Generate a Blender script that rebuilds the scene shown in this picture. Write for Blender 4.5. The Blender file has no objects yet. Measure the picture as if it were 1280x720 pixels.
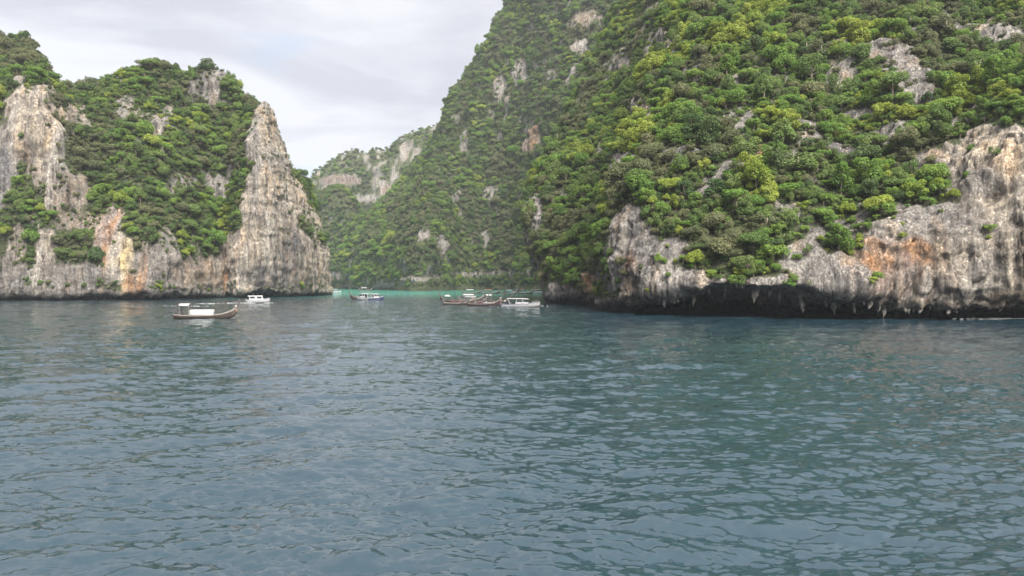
import bpy, bmesh, math, random
import numpy as np
from mathutils import Vector, Matrix
from mathutils.bvhtree import BVHTree

random.seed(7)
RNG = np.random.default_rng(7)
SC = bpy.context.scene
COL = SC.collection
R = math.radians

# ------------------------------------------------------------------ camera
F, CX, HOR, EYE = 960.0, 640.0, 352.0, 6.75      # lens in pixels of 1280, horizon line, deck height
cam_d = bpy.data.cameras.new('camera')
cam = bpy.data.objects.new('camera', cam_d)
COL.objects.link(cam)
cam.location = (0, 0, EYE)
cam.rotation_euler = (R(90) - math.atan(8 / F), 0, 0)
cam_d.sensor_width = 36.0
cam_d.lens = 36.0 * F / 1280.0
cam_d.clip_start = 0.5
cam_d.clip_end = 9000
SC.camera = cam

# ------------------------------------------------------------------ light
SUN_EL, SUN_AZ = 47.0, 157.0          # azimuth measured from +Y towards +X
SC.view_settings.view_transform = 'Standard'
SC.view_settings.look = 'None'
SC.view_settings.exposure = 1.9
SC.view_settings.gamma = 1.0
SC.view_settings.use_curve_mapping = False

W = bpy.data.worlds.new('World')
SC.world = W
W.use_nodes = True
nt = W.node_tree
nt.nodes.clear()
def wn(t, **kw):
    n = nt.nodes.new(t)
    for k, v in kw.items():
        setattr(n, k, v)
    return n
out = wn('ShaderNodeOutputWorld')
bg = wn('ShaderNodeBackground')
sky = wn('ShaderNodeTexSky', sky_type='NISHITA', sun_disc=False)
sky.sun_elevation = R(SUN_EL)
sky.sun_rotation = R(SUN_AZ)
sky.air_density = 1.0
sky.dust_density = 2.0
skm = wn('ShaderNodeVectorMath', operation='SCALE')
skm.inputs['Scale'].default_value = 0.06
nt.links.new(sky.outputs[0], skm.inputs[0])
tc = wn('ShaderNodeTexCoord')
mp = wn('ShaderNodeMapping')
mp.inputs['Scale'].default_value = (1.6, 1.6, 5.5)
mp.inputs['Location'].default_value = (5.1, 2.4, 0.7)
nt.links.new(tc.outputs['Generated'], mp.inputs[0])
n1 = wn('ShaderNodeTexNoise')
n1.inputs['Scale'].default_value = 2.1
n1.inputs['Detail'].default_value = 7
n1.inputs['Roughness'].default_value = 0.52
n1.inputs['Distortion'].default_value = 0.5
nt.links.new(mp.outputs[0], n1.inputs['Vector'])
cr = wn('ShaderNodeValToRGB')
cr.color_ramp.elements[0].position = 0.40
cr.color_ramp.elements[0].color = (0.174, 0.174, 0.194, 1)
cr.color_ramp.elements[1].position = 0.57
cr.color_ramp.elements[1].color = (0.240, 0.238, 0.253, 1)
nt.links.new(n1.outputs['Fac'], cr.inputs[0])
n2 = wn('ShaderNodeTexNoise')
n2.inputs['Scale'].default_value = 2.3
n2.inputs['Detail'].default_value = 5
nt.links.new(mp.outputs[0], n2.inputs['Vector'])
cr2 = wn('ShaderNodeValToRGB')
cr2.color_ramp.elements[0].position = 0.32
cr2.color_ramp.elements[0].color = (0.60, 0.60, 0.60, 1)
cr2.color_ramp.elements[1].position = 0.42
cr2.color_ramp.elements[1].color = (0.95, 0.95, 0.95, 1)
nt.links.new(n2.outputs['Fac'], cr2.inputs[0])
mx = wn('ShaderNodeMix', data_type='RGBA')
nt.links.new(cr2.outputs[0], mx.inputs[0])
nt.links.new(skm.outputs[0], mx.inputs[6])
nt.links.new(cr.outputs[0], mx.inputs[7])
nt.links.new(mx.outputs[2], bg.inputs[0])
bg.inputs[1].default_value = 1.0
nt.links.new(bg.outputs[0], out.inputs[0])

sun_d = bpy.data.lights.new('sun', 'SUN')
sun_d.energy = 4.2
sun_d.angle = R(42)
sun_d.color = (1.0, 0.955, 0.88)
sun = bpy.data.objects.new('sun', sun_d)
COL.objects.link(sun)
sdir = Vector((math.sin(R(SUN_AZ)) * math.cos(R(SUN_EL)), math.cos(R(SUN_AZ)) * math.cos(R(SUN_EL)), math.sin(R(SUN_EL))))
sun.rotation_euler = sdir.to_track_quat('Z', 'Y').to_euler()
sun.location = (0, 0, 300)

SC.render.engine = 'CYCLES'
cy = SC.cycles
cy.max_bounces = 6
cy.diffuse_bounces = 3
cy.glossy_bounces = 3
cy.transmission_bounces = 4
cy.transparent_max_bounces = 8
cy.volume_bounces = 1
cy.caustics_reflective = False
cy.caustics_refractive = False
cy.use_denoising = True
cy.denoising_prefilter = 'ACCURATE'
cy.sample_clamp_indirect = 4.0
cy.sample_clamp_direct = 8.0

# ------------------------------------------------------------------ tagging
def tag(o, label=None, cat=None, group=None, kind=None):
    if label: o['label'] = label
    if cat: o['category'] = cat
    if group: o['group'] = group
    if kind: o['kind'] = kind
    return o
def link(name, me, parent=None, mat=None):
    o = bpy.data.objects.new(name, me)
    COL.objects.link(o)
    if parent: o.parent = parent
    if mat and me is not None and len(me.materials) == 0: me.materials.append(mat)
    return o

# ------------------------------------------------------------------ noise
_P = np.random.default_rng(11).integers(0, 256, 256)
_P = np.concatenate([_P, _P, _P])
_G = np.random.default_rng(12).normal(size=(256, 3))
_G /= np.linalg.norm(_G, axis=1)[:, None]
def perlin(p):
    i = np.floor(p).astype(np.int64)
    f = p - i
    i &= 255
    w = f * f * f * (f * (f * 6 - 15) + 10)
    def g(dx, dy, dz):
        h = _P[_P[_P[(i[:, 0] + dx) & 255] + ((i[:, 1] + dy) & 255)] + ((i[:, 2] + dz) & 255)] & 255
        gr = _G[h]
        return gr[:, 0] * (f[:, 0] - dx) + gr[:, 1] * (f[:, 1] - dy) + gr[:, 2] * (f[:, 2] - dz)
    def lx(dy, dz):
        a, b = g(0, dy, dz), g(1, dy, dz)
        return a + (b - a) * w[:, 0]
    a = lx(0, 0); b = lx(1, 0); c = lx(0, 1); d = lx(1, 1)
    a = a + (b - a) * w[:, 1]
    c = c + (d - c) * w[:, 1]
    return (a + (c - a) * w[:, 2]) * 1.5
def fbm(p, oc=4, lac=2.03, gain=0.5):
    s = np.zeros(len(p)); a = 1.0; q = p.copy()
    for k in range(oc):
        s += a * perlin(q)
        q = q * lac + 17.3
        a *= gain
    return s
def ridged(p, oc=4, gain=0.5):
    s = np.zeros(len(p)); a = 1.0; q = p.copy()
    for k in range(oc):
        s += a * (1 - 2 * np.abs(perlin(q)))
        q = q * 2.07 + 9.1
        a *= gain
    return s
_WR = np.random.default_rng(13).random((256, 4))
def worley(p):
    """F1, F2 and the random value of the nearest cell"""
    i = np.floor(p).astype(np.int64)
    f = p - i
    f1 = np.full(len(p), 9.0); f2 = np.full(len(p), 9.0); cv = np.zeros(len(p))
    for dx in (-1, 0, 1):
        for dy in (-1, 0, 1):
            for dz in (-1, 0, 1):
                h = _P[_P[_P[(i[:, 0] + dx) & 255] + ((i[:, 1] + dy) & 255)] + ((i[:, 2] + dz) & 255)] & 255
                r = _WR[h]
                d = (dx + r[:, 0] - f[:, 0]) ** 2 + (dy + r[:, 1] - f[:, 1]) ** 2 + (dz + r[:, 2] - f[:, 2]) ** 2
                near = d < f1
                f2 = np.where(near, f1, np.minimum(f2, d))
                cv = np.where(near, r[:, 3], cv)
                f1 = np.where(near, d, f1)
    return np.sqrt(f1), np.sqrt(f2), cv
def sstep(a, b, x):
    t = np.clip((x - a) / (b - a), 0, 1)
    return t * t * (3 - 2 * t)

# ------------------------------------------------------------------ materials
def mat_new(name):
    m = bpy.data.materials.new(name)
    m.use_nodes = True
    t = m.node_tree
    return m, t, t.nodes['Principled BSDF'], t.nodes['Material Output']
def simple(name, col, rough=0.5, metal=0.0, var=0.12, scale=3.0):
    m, t, b, o = mat_new(name)
    n = t.nodes.new('ShaderNodeTexNoise')
    n.inputs['Scale'].default_value = scale
    n.inputs['Detail'].default_value = 4
    tcn = t.nodes.new('ShaderNodeTexCoord')
    t.links.new(tcn.outputs['Object'], n.inputs['Vector'])
    r = t.nodes.new('ShaderNodeValToRGB')
    r.color_ramp.elements[0].position = 0.3
    r.color_ramp.elements[1].position = 0.7
    r.color_ramp.elements[0].color = tuple(c * (1 - var) for c in col) + (1,)
    r.color_ramp.elements[1].color = tuple(min(1, c * (1 + var)) for c in col) + (1,)
    t.links.new(n.outputs['Fac'], r.inputs[0])
    t.links.new(r.outputs[0], b.inputs['Base Color'])
    b.inputs['Roughness'].default_value = rough
    b.inputs['Metallic'].default_value = metal
    return m

def rock_material():
    m, t, b, o = mat_new('limestone')
    N = t.nodes.new; L = t.links.new
    geo = N('ShaderNodeNewGeometry')
    at = N('ShaderNodeAttribute'); at.attribute_name = 'tint'
    av = N('ShaderNodeAttribute'); av.attribute_name = 'veg'
    # vertical streaks: coordinates squeezed in z
    mp = N('ShaderNodeMapping'); mp.inputs['Scale'].default_value = (0.55, 0.55, 0.055)
    L(geo.outputs['Position'], mp.inputs[0])
    ns = N('ShaderNodeTexNoise'); ns.inputs['Scale'].default_value = 1.0; ns.inputs['Detail'].default_value = 8; ns.inputs['Roughness'].default_value = 0.62
    L(mp.outputs[0], ns.inputs['Vector'])
    rs = N('ShaderNodeValToRGB')
    e = rs.color_ramp.elements
    e[0].position = 0.36; e[0].color = (0.34, 0.33, 0.34, 1)
    e[1].position = 0.66; e[1].color = (1.38, 1.35, 1.30, 1)
    e2 = e.new(0.5); e2.color = (1.12, 1.11, 1.10, 1)
    L(ns.outputs['Fac'], rs.inputs[0])
    nf = N('ShaderNodeTexNoise'); nf.inputs['Scale'].default_value = 0.9; nf.inputs['Detail'].default_value = 9; nf.inputs['Roughness'].default_value = 0.68
    L(geo.outputs['Position'], nf.inputs['Vector'])
    rf = N('ShaderNodeValToRGB')
    rf.color_ramp.elements[0].position = 0.34; rf.color_ramp.elements[0].color = (0.5, 0.5, 0.52, 1)
    rf.color_ramp.elements[1].position = 0.66; rf.color_ramp.elements[1].color = (1.3, 1.28, 1.25, 1)
    L(nf.outputs['Fac'], rf.inputs[0])
    m1 = N('ShaderNodeMix'); m1.data_type = 'RGBA'; m1.blend_type = 'MULTIPLY'; m1.inputs[0].default_value = 0.85
    L(at.outputs['Color'], m1.inputs[6]); L(rs.outputs[0], m1.inputs[7])
    m2 = N('ShaderNodeMix'); m2.data_type = 'RGBA'; m2.blend_type = 'MULTIPLY'; m2.inputs[0].default_value = 0.8
    L(m1.outputs[2], m2.inputs[6]); L(rf.outputs[0], m2.inputs[7])
    mpf = N('ShaderNodeMapping'); mpf.inputs['Scale'].default_value = (1.5, 1.5, 0.11)
    L(geo.outputs['Position'], mpf.inputs[0])
    nfl = N('ShaderNodeTexNoise'); nfl.inputs['Scale'].default_value = 1.0; nfl.inputs['Detail'].default_value = 4; nfl.inputs['Roughness'].default_value = 0.6
    L(mpf.outputs[0], nfl.inputs['Vector'])
    rfl = N('ShaderNodeValToRGB')
    rfl.color_ramp.elements[0].position = 0.38; rfl.color_ramp.elements[0].color = (0.40, 0.39, 0.39, 1)
    rfl.color_ramp.elements[1].position = 0.50; rfl.color_ramp.elements[1].color = (1.14, 1.13, 1.12, 1)
    L(nfl.outputs['Fac'], rfl.inputs[0])
    m2b = N('ShaderNodeMix'); m2b.data_type = 'RGBA'; m2b.blend_type = 'MULTIPLY'; m2b.inputs[0].default_value = 0.55
    L(m2.outputs[2], m2b.inputs[6]); L(rfl.outputs[0], m2b.inputs[7])
    m2 = m2b
    # soil, moss and creepers where plants root
    ng = N('ShaderNodeTexNoise'); ng.inputs['Scale'].default_value = 0.7; ng.inputs['Detail'].default_value = 6
    L(geo.outputs['Position'], ng.inputs['Vector'])
    rg = N('ShaderNodeValToRGB')
    rg.color_ramp.elements[0].position = 0.35; rg.color_ramp.elements[0].color = (0.030, 0.040, 0.016, 1)
    rg.color_ramp.elements[1].position = 0.65; rg.color_ramp.elements[1].color = (0.075, 0.095, 0.032, 1)
    L(ng.outputs['Fac'], rg.inputs[0])
    m3 = N('ShaderNodeMix'); m3.data_type = 'RGBA'
    L(av.outputs['Fac'], m3.inputs[0]); L(m2.outputs[2], m3.inputs[6]); L(rg.outputs[0], m3.inputs[7])
    L(m3.outputs[2], b.inputs['Base Color'])
    base_mix = m2; soil_mix = m3
    b.inputs['Roughness'].default_value = 0.92
    b.inputs['Specular IOR Level'].default_value = 0.25
    # relief: cracks + grain
    vo = N('ShaderNodeTexVoronoi'); vo.feature = 'DISTANCE_TO_EDGE'; vo.inputs['Scale'].default_value = 0.75
    mv = N('ShaderNodeMapping'); mv.inputs['Scale'].default_value = (1.0, 1.0, 0.75)
    nd = N('ShaderNodeMix'); nd.data_type = 'VECTOR'; nd.inputs[0].default_value = 0.12
    nsc = N('ShaderNodeVectorMath'); nsc.operation = 'SCALE'; nsc.inputs['Scale'].default_value = 8.0
    L(nf.outputs['Color'], nsc.inputs[0])
    va = N('ShaderNodeVectorMath'); va.operation = 'ADD'
    L(geo.outputs['Position'], mv.inputs[0]); L(mv.outputs[0], va.inputs[0]); L(nsc.outputs[0], va.inputs[1])
    L(va.outputs[0], vo.inputs['Vector'])
    mr = N('ShaderNodeMapRange'); mr.inputs[1].default_value = 0.0; mr.inputs[2].default_value = 0.12
    L(vo.outputs['Distance'], mr.inputs[0])
    ck = N('ShaderNodeValToRGB')
    ck.color_ramp.elements[0].position = 0.0; ck.color_ramp.elements[0].color = (0.42, 0.41, 0.42, 1)
    ck.color_ramp.elements[1].position = 0.45; ck.color_ramp.elements[1].color = (1, 1, 1, 1)
    L(mr.outputs[0], ck.inputs[0])
    m4 = N('ShaderNodeMix'); m4.data_type = 'RGBA'; m4.blend_type = 'MULTIPLY'; m4.inputs[0].default_value = 0.75
    L(base_mix.outputs[2], m4.inputs[6]); L(ck.outputs[0], m4.inputs[7]); L(m4.outputs[2], soil_mix.inputs[6])
    ad = N('ShaderNodeMath'); ad.operation = 'MULTIPLY_ADD'; ad.inputs[1].default_value = 0.45
    L(mr.outputs[0], ad.inputs[0]); L(nf.outputs['Fac'], ad.inputs[2])
    ad2 = N('ShaderNodeMath'); ad2.operation = 'MULTIPLY_ADD'; ad2.inputs[1].default_value = 1.3
    L(nfl.outputs['Fac'], ad2.inputs[0]); L(ad.outputs[0], ad2.inputs[2])
    bp = N('ShaderNodeBump'); bp.inputs['Strength'].default_value = 1.0; bp.inputs['Distance'].default_value = 0.9
    L(ad2.outputs[0], bp.inputs['Height']); L(bp.outputs[0], b.inputs['Normal'])
    return m

def leaf_material(name, c0, c1, trans=0.48):
    m, t, b, o = mat_new(name)
    N = t.nodes.new; L = t.links.new
    t.nodes.remove(b)
    oi = N('ShaderNodeObjectInfo')
    rp = N('ShaderNodeValToRGB')
    rp.color_ramp.elements[0].color = c0 + (1,)
    rp.color_ramp.elements[1].color = c1 + (1,)
    L(oi.outputs['Random'], rp.inputs[0])
    at = N('ShaderNodeAttribute'); at.attribute_name = 'leafv'
    mu = N('ShaderNodeMix'); mu.data_type = 'RGBA'; mu.blend_type = 'MULTIPLY'; mu.inputs[0].default_value = 1.0
    L(rp.outputs[0], mu.inputs[6]); L(at.outputs['Color'], mu.inputs[7])
    d = N('ShaderNodeBsdfDiffuse'); tr = N('ShaderNodeBsdfTranslucent')
    gl = N('ShaderNodeBsdfGlossy'); gl.inputs['Roughness'].default_value = 0.5
    gl.inputs['Color'].default_value = (0.8, 0.85, 0.8, 1)
    L(mu.outputs[2], d.inputs[0]); L(mu.outputs[2], tr.inputs[0])
    ms = N('ShaderNodeMixShader'); ms.inputs[0].default_value = trans
    L(d.outputs[0], ms.inputs[1]); L(tr.outputs[0], ms.inputs[2])
    m2 = N('ShaderNodeMixShader'); m2.inputs[0].default_value = 0.012
    L(ms.outputs[0], m2.inputs[1]); L(gl.outputs[0], m2.inputs[2])
    L(m2.outputs[0], o.inputs['Surface'])
    return m

M_ROCK = rock_material()
M_LEAF = {
    'bright yellow-green': leaf_material('leaf_bright', (0.181, 0.244, 0.037), (0.258, 0.298, 0.055)),
    'fresh green': leaf_material('leaf_fresh', (0.107, 0.194, 0.037), (0.163, 0.243, 0.049)),
    'mid green': leaf_material('leaf_mid', (0.085, 0.142, 0.037), (0.135, 0.187, 0.053)),
    'dark green': leaf_material('leaf_dark', (0.055, 0.101, 0.034), (0.090, 0.133, 0.043)),
    'grey-olive': leaf_material('leaf_olive', (0.108, 0.128, 0.060), (0.163, 0.168, 0.083)),
}
M_BARK = simple('bark', (0.16, 0.13, 0.10), 0.9, var=0.3, scale=2.0)
M_PALE_BARK = simple('pale_bark', (0.19, 0.175, 0.15), 0.9, var=0.2, scale=2.0)

# ------------------------------------------------------------------ lofted limestone massifs
def P(u, v, d):
    return np.array([(u - CX) / F * d, d, EYE + (HOR - v) / F * d])
def proj(p):
    return CX + F * p[:, 0] / p[:, 1], HOR - F * (p[:, 2] - EYE) / p[:, 1]

def catmull(pts, t):
    """pts (n, ...) sampled at fractional indices t"""
    n = len(pts)
    i = np.clip(np.floor(t).astype(int), 0, n - 2)
    f = (t - i)
    sh = (len(t),) + (1,) * (pts.ndim - 1)
    f = f.reshape(sh)
    p1 = pts[i]; p2 = pts[i + 1]
    p0 = pts[np.maximum(i - 1, 0)]; p3 = pts[np.minimum(i + 2, n - 1)]
    m1 = (p2 - p0) * 0.5 * 0.7; m2 = (p3 - p1) * 0.5 * 0.7
    f2, f3 = f * f, f * f * f
    return (2 * f3 - 3 * f2 + 1) * p1 + (f3 - 2 * f2 + f) * m1 + (-2 * f3 + 3 * f2) * p2 + (f3 - f2) * m2
def resample(ctrl, axis, step):
    """even parameters along an axis so that edges are about step metres"""
    c = np.moveaxis(ctrl, axis, 0)
    seg = np.linalg.norm(np.diff(c, axis=0), axis=-1)
    seg = np.percentile(seg.reshape(seg.shape[0], -1), 65, axis=1)
    ts = []
    for k, l in enumerate(seg):
        n = max(2, int(math.ceil(l / step)))
        ts.append(k + np.arange(n) / n)
    ts.append([len(seg)])
    return np.concatenate(ts)

GREY = np.array((0.245, 0.232, 0.218)); DARK = np.array((0.135, 0.132, 0.138)); TAN = np.array((0.430, 0.375, 0.305))
PALE = np.array((0.44, 0.41, 0.37)); ORANGE = np.array((0.43, 0.26, 0.15)); YELLOW = np.array((0.50, 0.40, 0.22))
PINK = np.array((0.36, 0.275, 0.235)); BLACK = np.array((0.035, 0.034, 0.036)); BROWN = np.array((0.20, 0.165, 0.13))

class Massif: pass

def massif(name, stations, step, label, cat_rows=3, rough=1.0, patches=(), base_tint=GREY, veg_bias=0.0, tide=1.8, notch_rows=True, sx=None, blk=1.0):
    ctrl = np.array([[P(*q) for q in st] for st in stations])     # (S, K, 3)
    ts = resample(ctrl, 0, step if sx is None else sx)
    tk = resample(ctrl, 1, step)
    g = catmull(ctrl, ts)
    g = catmull(np.moveaxis(g, 1, 0), tk)
    g = np.moveaxis(g, 0, 1)                                       # (ns, nk, 3)
    ns, nk = g.shape[:2]
    du = np.gradient(g, axis=0); dv = np.gradient(g, axis=1)
    nrm = np.cross(du, dv)
    nrm /= np.linalg.norm(nrm, axis=-1)[..., None] + 1e-9
    p = g.reshape(-1, 3); n = nrm.reshape(-1, 3)
    row = np.tile(tk, ns)
    # patches of bare rock and their own stone colour, placed in metres on the face
    bare = np.zeros(len(p)); rock = np.zeros(len(p)); tint = np.tile(base_tint, (len(p), 1))
    wob = fbm(p * 0.12, 4) ; wob2 = fbm(p * np.array((0.30, 0.30, 0.10)) + 40, 4)
    streak = sstep(-0.45, 0.30, fbm(p * np.array((0.45, 0.45, 0.09)) + 70, 4))
    u0, v0 = proj(p)
    for (pu, pv, ru, rv, c, s) in patches:
        k = np.argmin((u0 - pu) ** 2 + (v0 - pv) ** 2 + np.where((row < 1.5) | (row > ctrl.shape[1] - 3.02), 1e5, 0))
        c0 = p[k]; sc = c0[1] / F
        d = np.sqrt(((p[:, 0] - c0[0]) / (ru * sc)) ** 2 + ((p[:, 2] - c0[2]) / (rv * sc)) ** 2 + ((p[:, 1] - c0[1]) / 60.0) ** 2)
        f = sstep(1.25, 0.65, d + 0.35 * wob2 + 0.15 * wob)
        rock = np.maximum(rock, f * s)
        if s >= 0.95: bare = np.maximum(bare, f)
        tint = tint + (np.asarray(c) - tint) * (sstep(1.35, 0.5, d + 0.30 * wob2) * (0.35 + 0.65 * streak) * min(1, s + 0.3))[:, None]
    # slow drift of the stone colour + vertical bands
    drift = fbm(p * np.array((0.10, 0.10, 0.02)) + 90, 4)
    tint = tint * (1 + 0.30 * drift)[:, None]
    warm = sstep(0.15, 0.7, fbm(p * np.array((0.22, 0.22, 0.05)) + 150, 4))
    tint = tint * (1 + warm[:, None] * np.array((0.16, 0.02, -0.12)))
    if notch_rows:
        rock = np.maximum(rock, sstep(cat_rows + 0.25, cat_rows - 0.35, row + 0.25 * wob))
    # relief
    z = p[:, 2]
    scale = rough
    big = fbm(p * 0.045 + 5, 4) * 3.2
    flute = ridged(p * np.array((0.22, 0.22, 0.035)) + 3, 4) * 0.9
    ledge = fbm(p * np.array((0.10, 0.10, 0.42)) + 8, 3) * 0.55 * (0.25 + rock)
    rockw = np.clip(rock, 0, 1)
    f1, f2, cv = worley(p * np.array((0.34, 0.34, 0.26)) + np.stack([wob, wob2, wob], 1) * 0.5)
    blocks = ((cv - 0.5) * 1.5 - 0.9 * np.exp(-((f2 - f1) / 0.10) ** 2)) * blk
    disp = big + (flute + ledge) * (0.35 + 0.75 * rockw) + blocks * rockw * 0.8
    calm = sstep(0.0, 1.0, row)                                       # keep the foot below water
    disp = disp * scale * (0.25 + 0.75 * calm)
    p = p + n * disp[:, None]
    g = p.reshape(ns, nk, 3)
    # black tide line on the lowest metres of rock
    tl = tide + 0.7 * wob2 + 0.5 * wob
    wet = sstep(tl + 0.9, tl - 0.3, p[:, 2])
    tint = tint + (BLACK - tint) * wet[:, None]
    du = np.gradient(g, axis=0); dv = np.gradient(g, axis=1)
    nn = np.cross(du, dv).reshape(-1, 3)
    area = np.linalg.norm(nn, axis=1)
    nn /= area[:, None] + 1e-9
    sk = 1.0 if step < 1 else 0.55
    # bare where patched, where overhanging, and in random scars
    steep = sstep(-0.02, -0.30, nn[:, 2])
    scar = sstep(0.40, 0.62, (fbm(p * np.array((0.15, 0.15, 0.032)) * sk + 60, 5) * 0.75 + 0.35 * fbm(p * 0.03 * sk + 20, 3)) - veg_bias)
    rock = np.clip(np.maximum(np.maximum(rock, steep), scar * 0.8), 0, 1)
    veg = 1 - sstep(0.30, 0.62, rock + 0.25 * wob2)
    idx = np.arange(ns * nk).reshape(ns, nk)
    q = np.stack([idx[:-1, :-1], idx[1:, :-1], idx[1:, 1:], idx[:-1, 1:]], -1).reshape(-1, 4)
    me = bpy.data.meshes.new(name)
    me.vertices.add(len(p)); me.vertices.foreach_set('co', p.ravel())
    me.loops.add(q.size); me.loops.foreach_set('vertex_index', q.ravel())
    me.polygons.add(len(q)); me.polygons.foreach_set('loop_start', np.arange(len(q)) * 4)
    me.polygons.foreach_set('use_smooth', np.ones(len(q), bool))
    me.update(calc_edges=True)
    a = me.attributes.new('tint', 'FLOAT_COLOR', 'POINT')
    a.data.foreach_set('color', np.concatenate([np.clip(tint, 0.01, 0.8), np.ones((len(p), 1))], 1).astype(np.float32).ravel())
    a = me.attributes.new('veg', 'FLOAT', 'POINT')
    a.data.foreach_set('value', (veg * 0.92).astype(np.float32))
    ob = link(name, me, None, M_ROCK)
    tag(ob, label, 'cliff', None, 'structure')
    vg = veg.reshape(ns, nk)
    er = vg.copy()
    k1 = max(1, int(round(0.8 / (step if sx is None else sx)))); k2 = max(1, int(round(1.7 / step)))
    for a in range(-k1, k1 + 1):
        er = np.minimum(er, np.roll(vg, a, 0))
    v2 = er.copy()
    for a in range(0, k2 + 1):
        er = np.minimum(er, np.roll(v2, -a, 1))
    r = Massif(); r.inner = er.ravel(); r.bare = bare; r.ob = ob; r.p = p; r.n = nn; r.area = area; r.veg = veg; r.row = row; r.q = q; r.rock = rock; r.grid = (ns, nk)
    return r

def foot(st):
    """add a drowned row under the first one"""
    u, v, d = st[0]
    z = P(u, v, d)
    dz = HOR + (EYE + 4.0) * F / d
    return [(u, dz, d)] + list(st)
def backed(st, back, drop):
    """add a row that carries the top inland and down, so that the crest is round and closed"""
    u, v, d = st[-1]
    sx_ = (u - CX) / F * 1.15
    w = P(u, v, d) + np.array([sx_ * back * 0.5, back * 0.5, -drop * 0.3]); w2 = P(u, v, d) + np.array([sx_ * back, back, -drop])
    def inv(q): return (CX + F * q[0] / q[1], HOR - F * (q[2] - EYE) / q[1], q[1])
    return list(st) + [inv(w), inv(w2)]

# --- near cliff with the sea cave (right) ---
near = [
    [(840, 386, 240), (838, 383, 240), (832, 378, 238), (830, 330, 240), (832, 275, 242), (840, 195, 250), (850, 130, 262), (872, 40, 280), (890, -50, 315)],
    [(790, 385, 214), (788, 382, 213), (784, 378, 211), (782, 330, 212), (784, 275, 216), (798, 190, 228), (815, 130, 240), (845, 38, 264), (875, -52, 305)],
    [(759, 386, 192), (758, 383, 191), (752, 375, 180), (752, 330, 182), (755, 275, 186), (772, 190, 205), (798, 128, 222), (832, 30, 252), (868, -60, 300)],
    [(797, 390, 174), (795, 386, 173), (786, 372, 160), (786, 330, 162), (789, 262, 168), (803, 195, 185), (832, 120, 208), (866, 20, 240), (900, -70, 290)],
    [(850, 387, 190), (850, 372, 188), (838, 363, 150), (840, 310, 152), (845, 255, 160), (856, 190, 176), (880, 110, 198), (910, 15, 230), (940, -75, 285)],
    [(950, 386, 196), (950, 372, 194), (946, 365, 141), (948, 325, 143), (950, 265, 152), (955, 190, 166), (965, 110, 186), (980, 20, 215), (1000, -80, 275)],
    [(1062, 387, 188), (1062, 372, 186), (1056, 365, 137), (1058, 325, 139), (1060, 270, 148), (1062, 195, 160), (1070, 110, 178), (1080, 20, 205), (1090, -80, 265)],
    [(1125, 391, 166), (1125, 382, 165), (1120, 376, 137), (1118, 310, 137), (1118, 262, 141), (1120, 195, 153), (1130, 110, 170), (1140, 20, 198), (1150, -80, 260)],
    [(1205, 396, 150), (1205, 390, 148), (1202, 379, 135), (1200, 320, 134), (1200, 234, 138), (1205, 180, 148), (1215, 110, 168), (1225, 20, 196), (1240, -80, 256)],
    [(1275, 396, 148), (1275, 390, 146), (1272, 378, 134), (1270, 300, 132), (1268, 176, 136), (1270, 130, 142), (1275, 80, 160), (1285, 10, 190), (1300, -90, 250)],
    [(1400, 399, 138), (1400, 390, 136), (1398, 376, 130), (1398, 300, 125), (1398, 180, 127), (1400, 110, 140), (1405, 60, 160), (1415, 0, 190), (1430, -90, 250)],
    [(1560, 402, 128), (1560, 390, 127), (1558, 376, 122), (1558, 300, 120), (1558, 200, 124), (1560, 130, 138), (1565, 70, 158), (1575, 0, 188), (1600, -90, 250)],
]
near = [backed(foot(s + [(s[-1][0] + 25, -320, s[-1][2] + 120)]), 60, 20) for s in near]      # the cliff goes on far above the frame
near_patches = [
    (770, 335, 30, 62, GREY * 1.15, 1.0), (786, 282, 14, 30, GREY, 1.0), (792, 345, 8, 30, ORANGE * 0.8, 1.0), (765, 360, 16, 22, TAN * 0.8, 1.0),
    (838, 345, 42, 18, GREY * 1.15, 1.0), (815, 322, 22, 20, GREY * 1.25, 0.9), (890, 352, 45, 9, GREY, 0.9), (876, 345, 6, 16, TAN, 0.9),
    (960, 352, 50, 9, GREY, 0.8), (1005, 330, 30, 24, GREY * 1.1, 0.85), (1050, 345, 40, 20, GREY * 1.1, 0.95),
    (1215, 338, 125, 58, TAN * 1.15, 1.0), (1262, 255, 50, 100, TAN * 1.15, 1.0), (1270, 185, 22, 40, TAN, 1.0), (1120, 335, 56, 36, PINK, 1.0), (1180, 285, 60, 26, GREY * 1.2, 1.0),
    (1100, 325, 22, 14, ORANGE, 1.0), (1138, 314, 22, 9, ORANGE * 1.1, 1.0), (1088, 338, 14, 10, ORANGE * 0.8, 1.0), (1150, 330, 14, 6, ORANGE, 1.0), (1105, 295, 20, 14, PALE * 0.8, 1.0), (1175, 350, 40, 22, PALE, 1.0), (1225, 345, 26, 40, PALE * 0.95, 1.0),
    (1190, 262, 40, 16, GREY, 1.0), (1225, 225, 22, 22, GREY, 1.0), (1265, 372, 40, 14, BROWN, 1.0),
    (1124, 80, 24, 58, GREY * 1.05, 0.92), (1146, 118, 20, 26, GREY, 0.9), (1105, 165, 32, 14, GREY, 0.9), (1056, 187, 28, 12, DARK * 1.2, 0.8), (1070, 138, 20, 10, GREY, 0.75),
    (951, 196, 8, 14, ORANGE * 0.85, 0.9), (852, 195, 28, 10, DARK, 0.6), (824, 60, 8, 40, PALE * 0.85, 0.9), (797, 130, 8, 42, PALE * 0.8, 0.9),
    (770, 205, 22, 20, GREY, 0.7), (830, 228, 12, 26, GREY, 0.8), (1262, 45, 22, 32, GREY, 0.75), (950, 85, 14, 22, DARK, 0.5), (870, 90, 24, 18, DARK, 0.5),
    (1010, 230, 18, 10, GREY, 0.5), (930, 255, 18, 10, DARK, 0.5), (1030, 60, 20, 12, DARK, 0.5), (1190, 40, 16, 14, DARK, 0.5),
]
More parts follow.
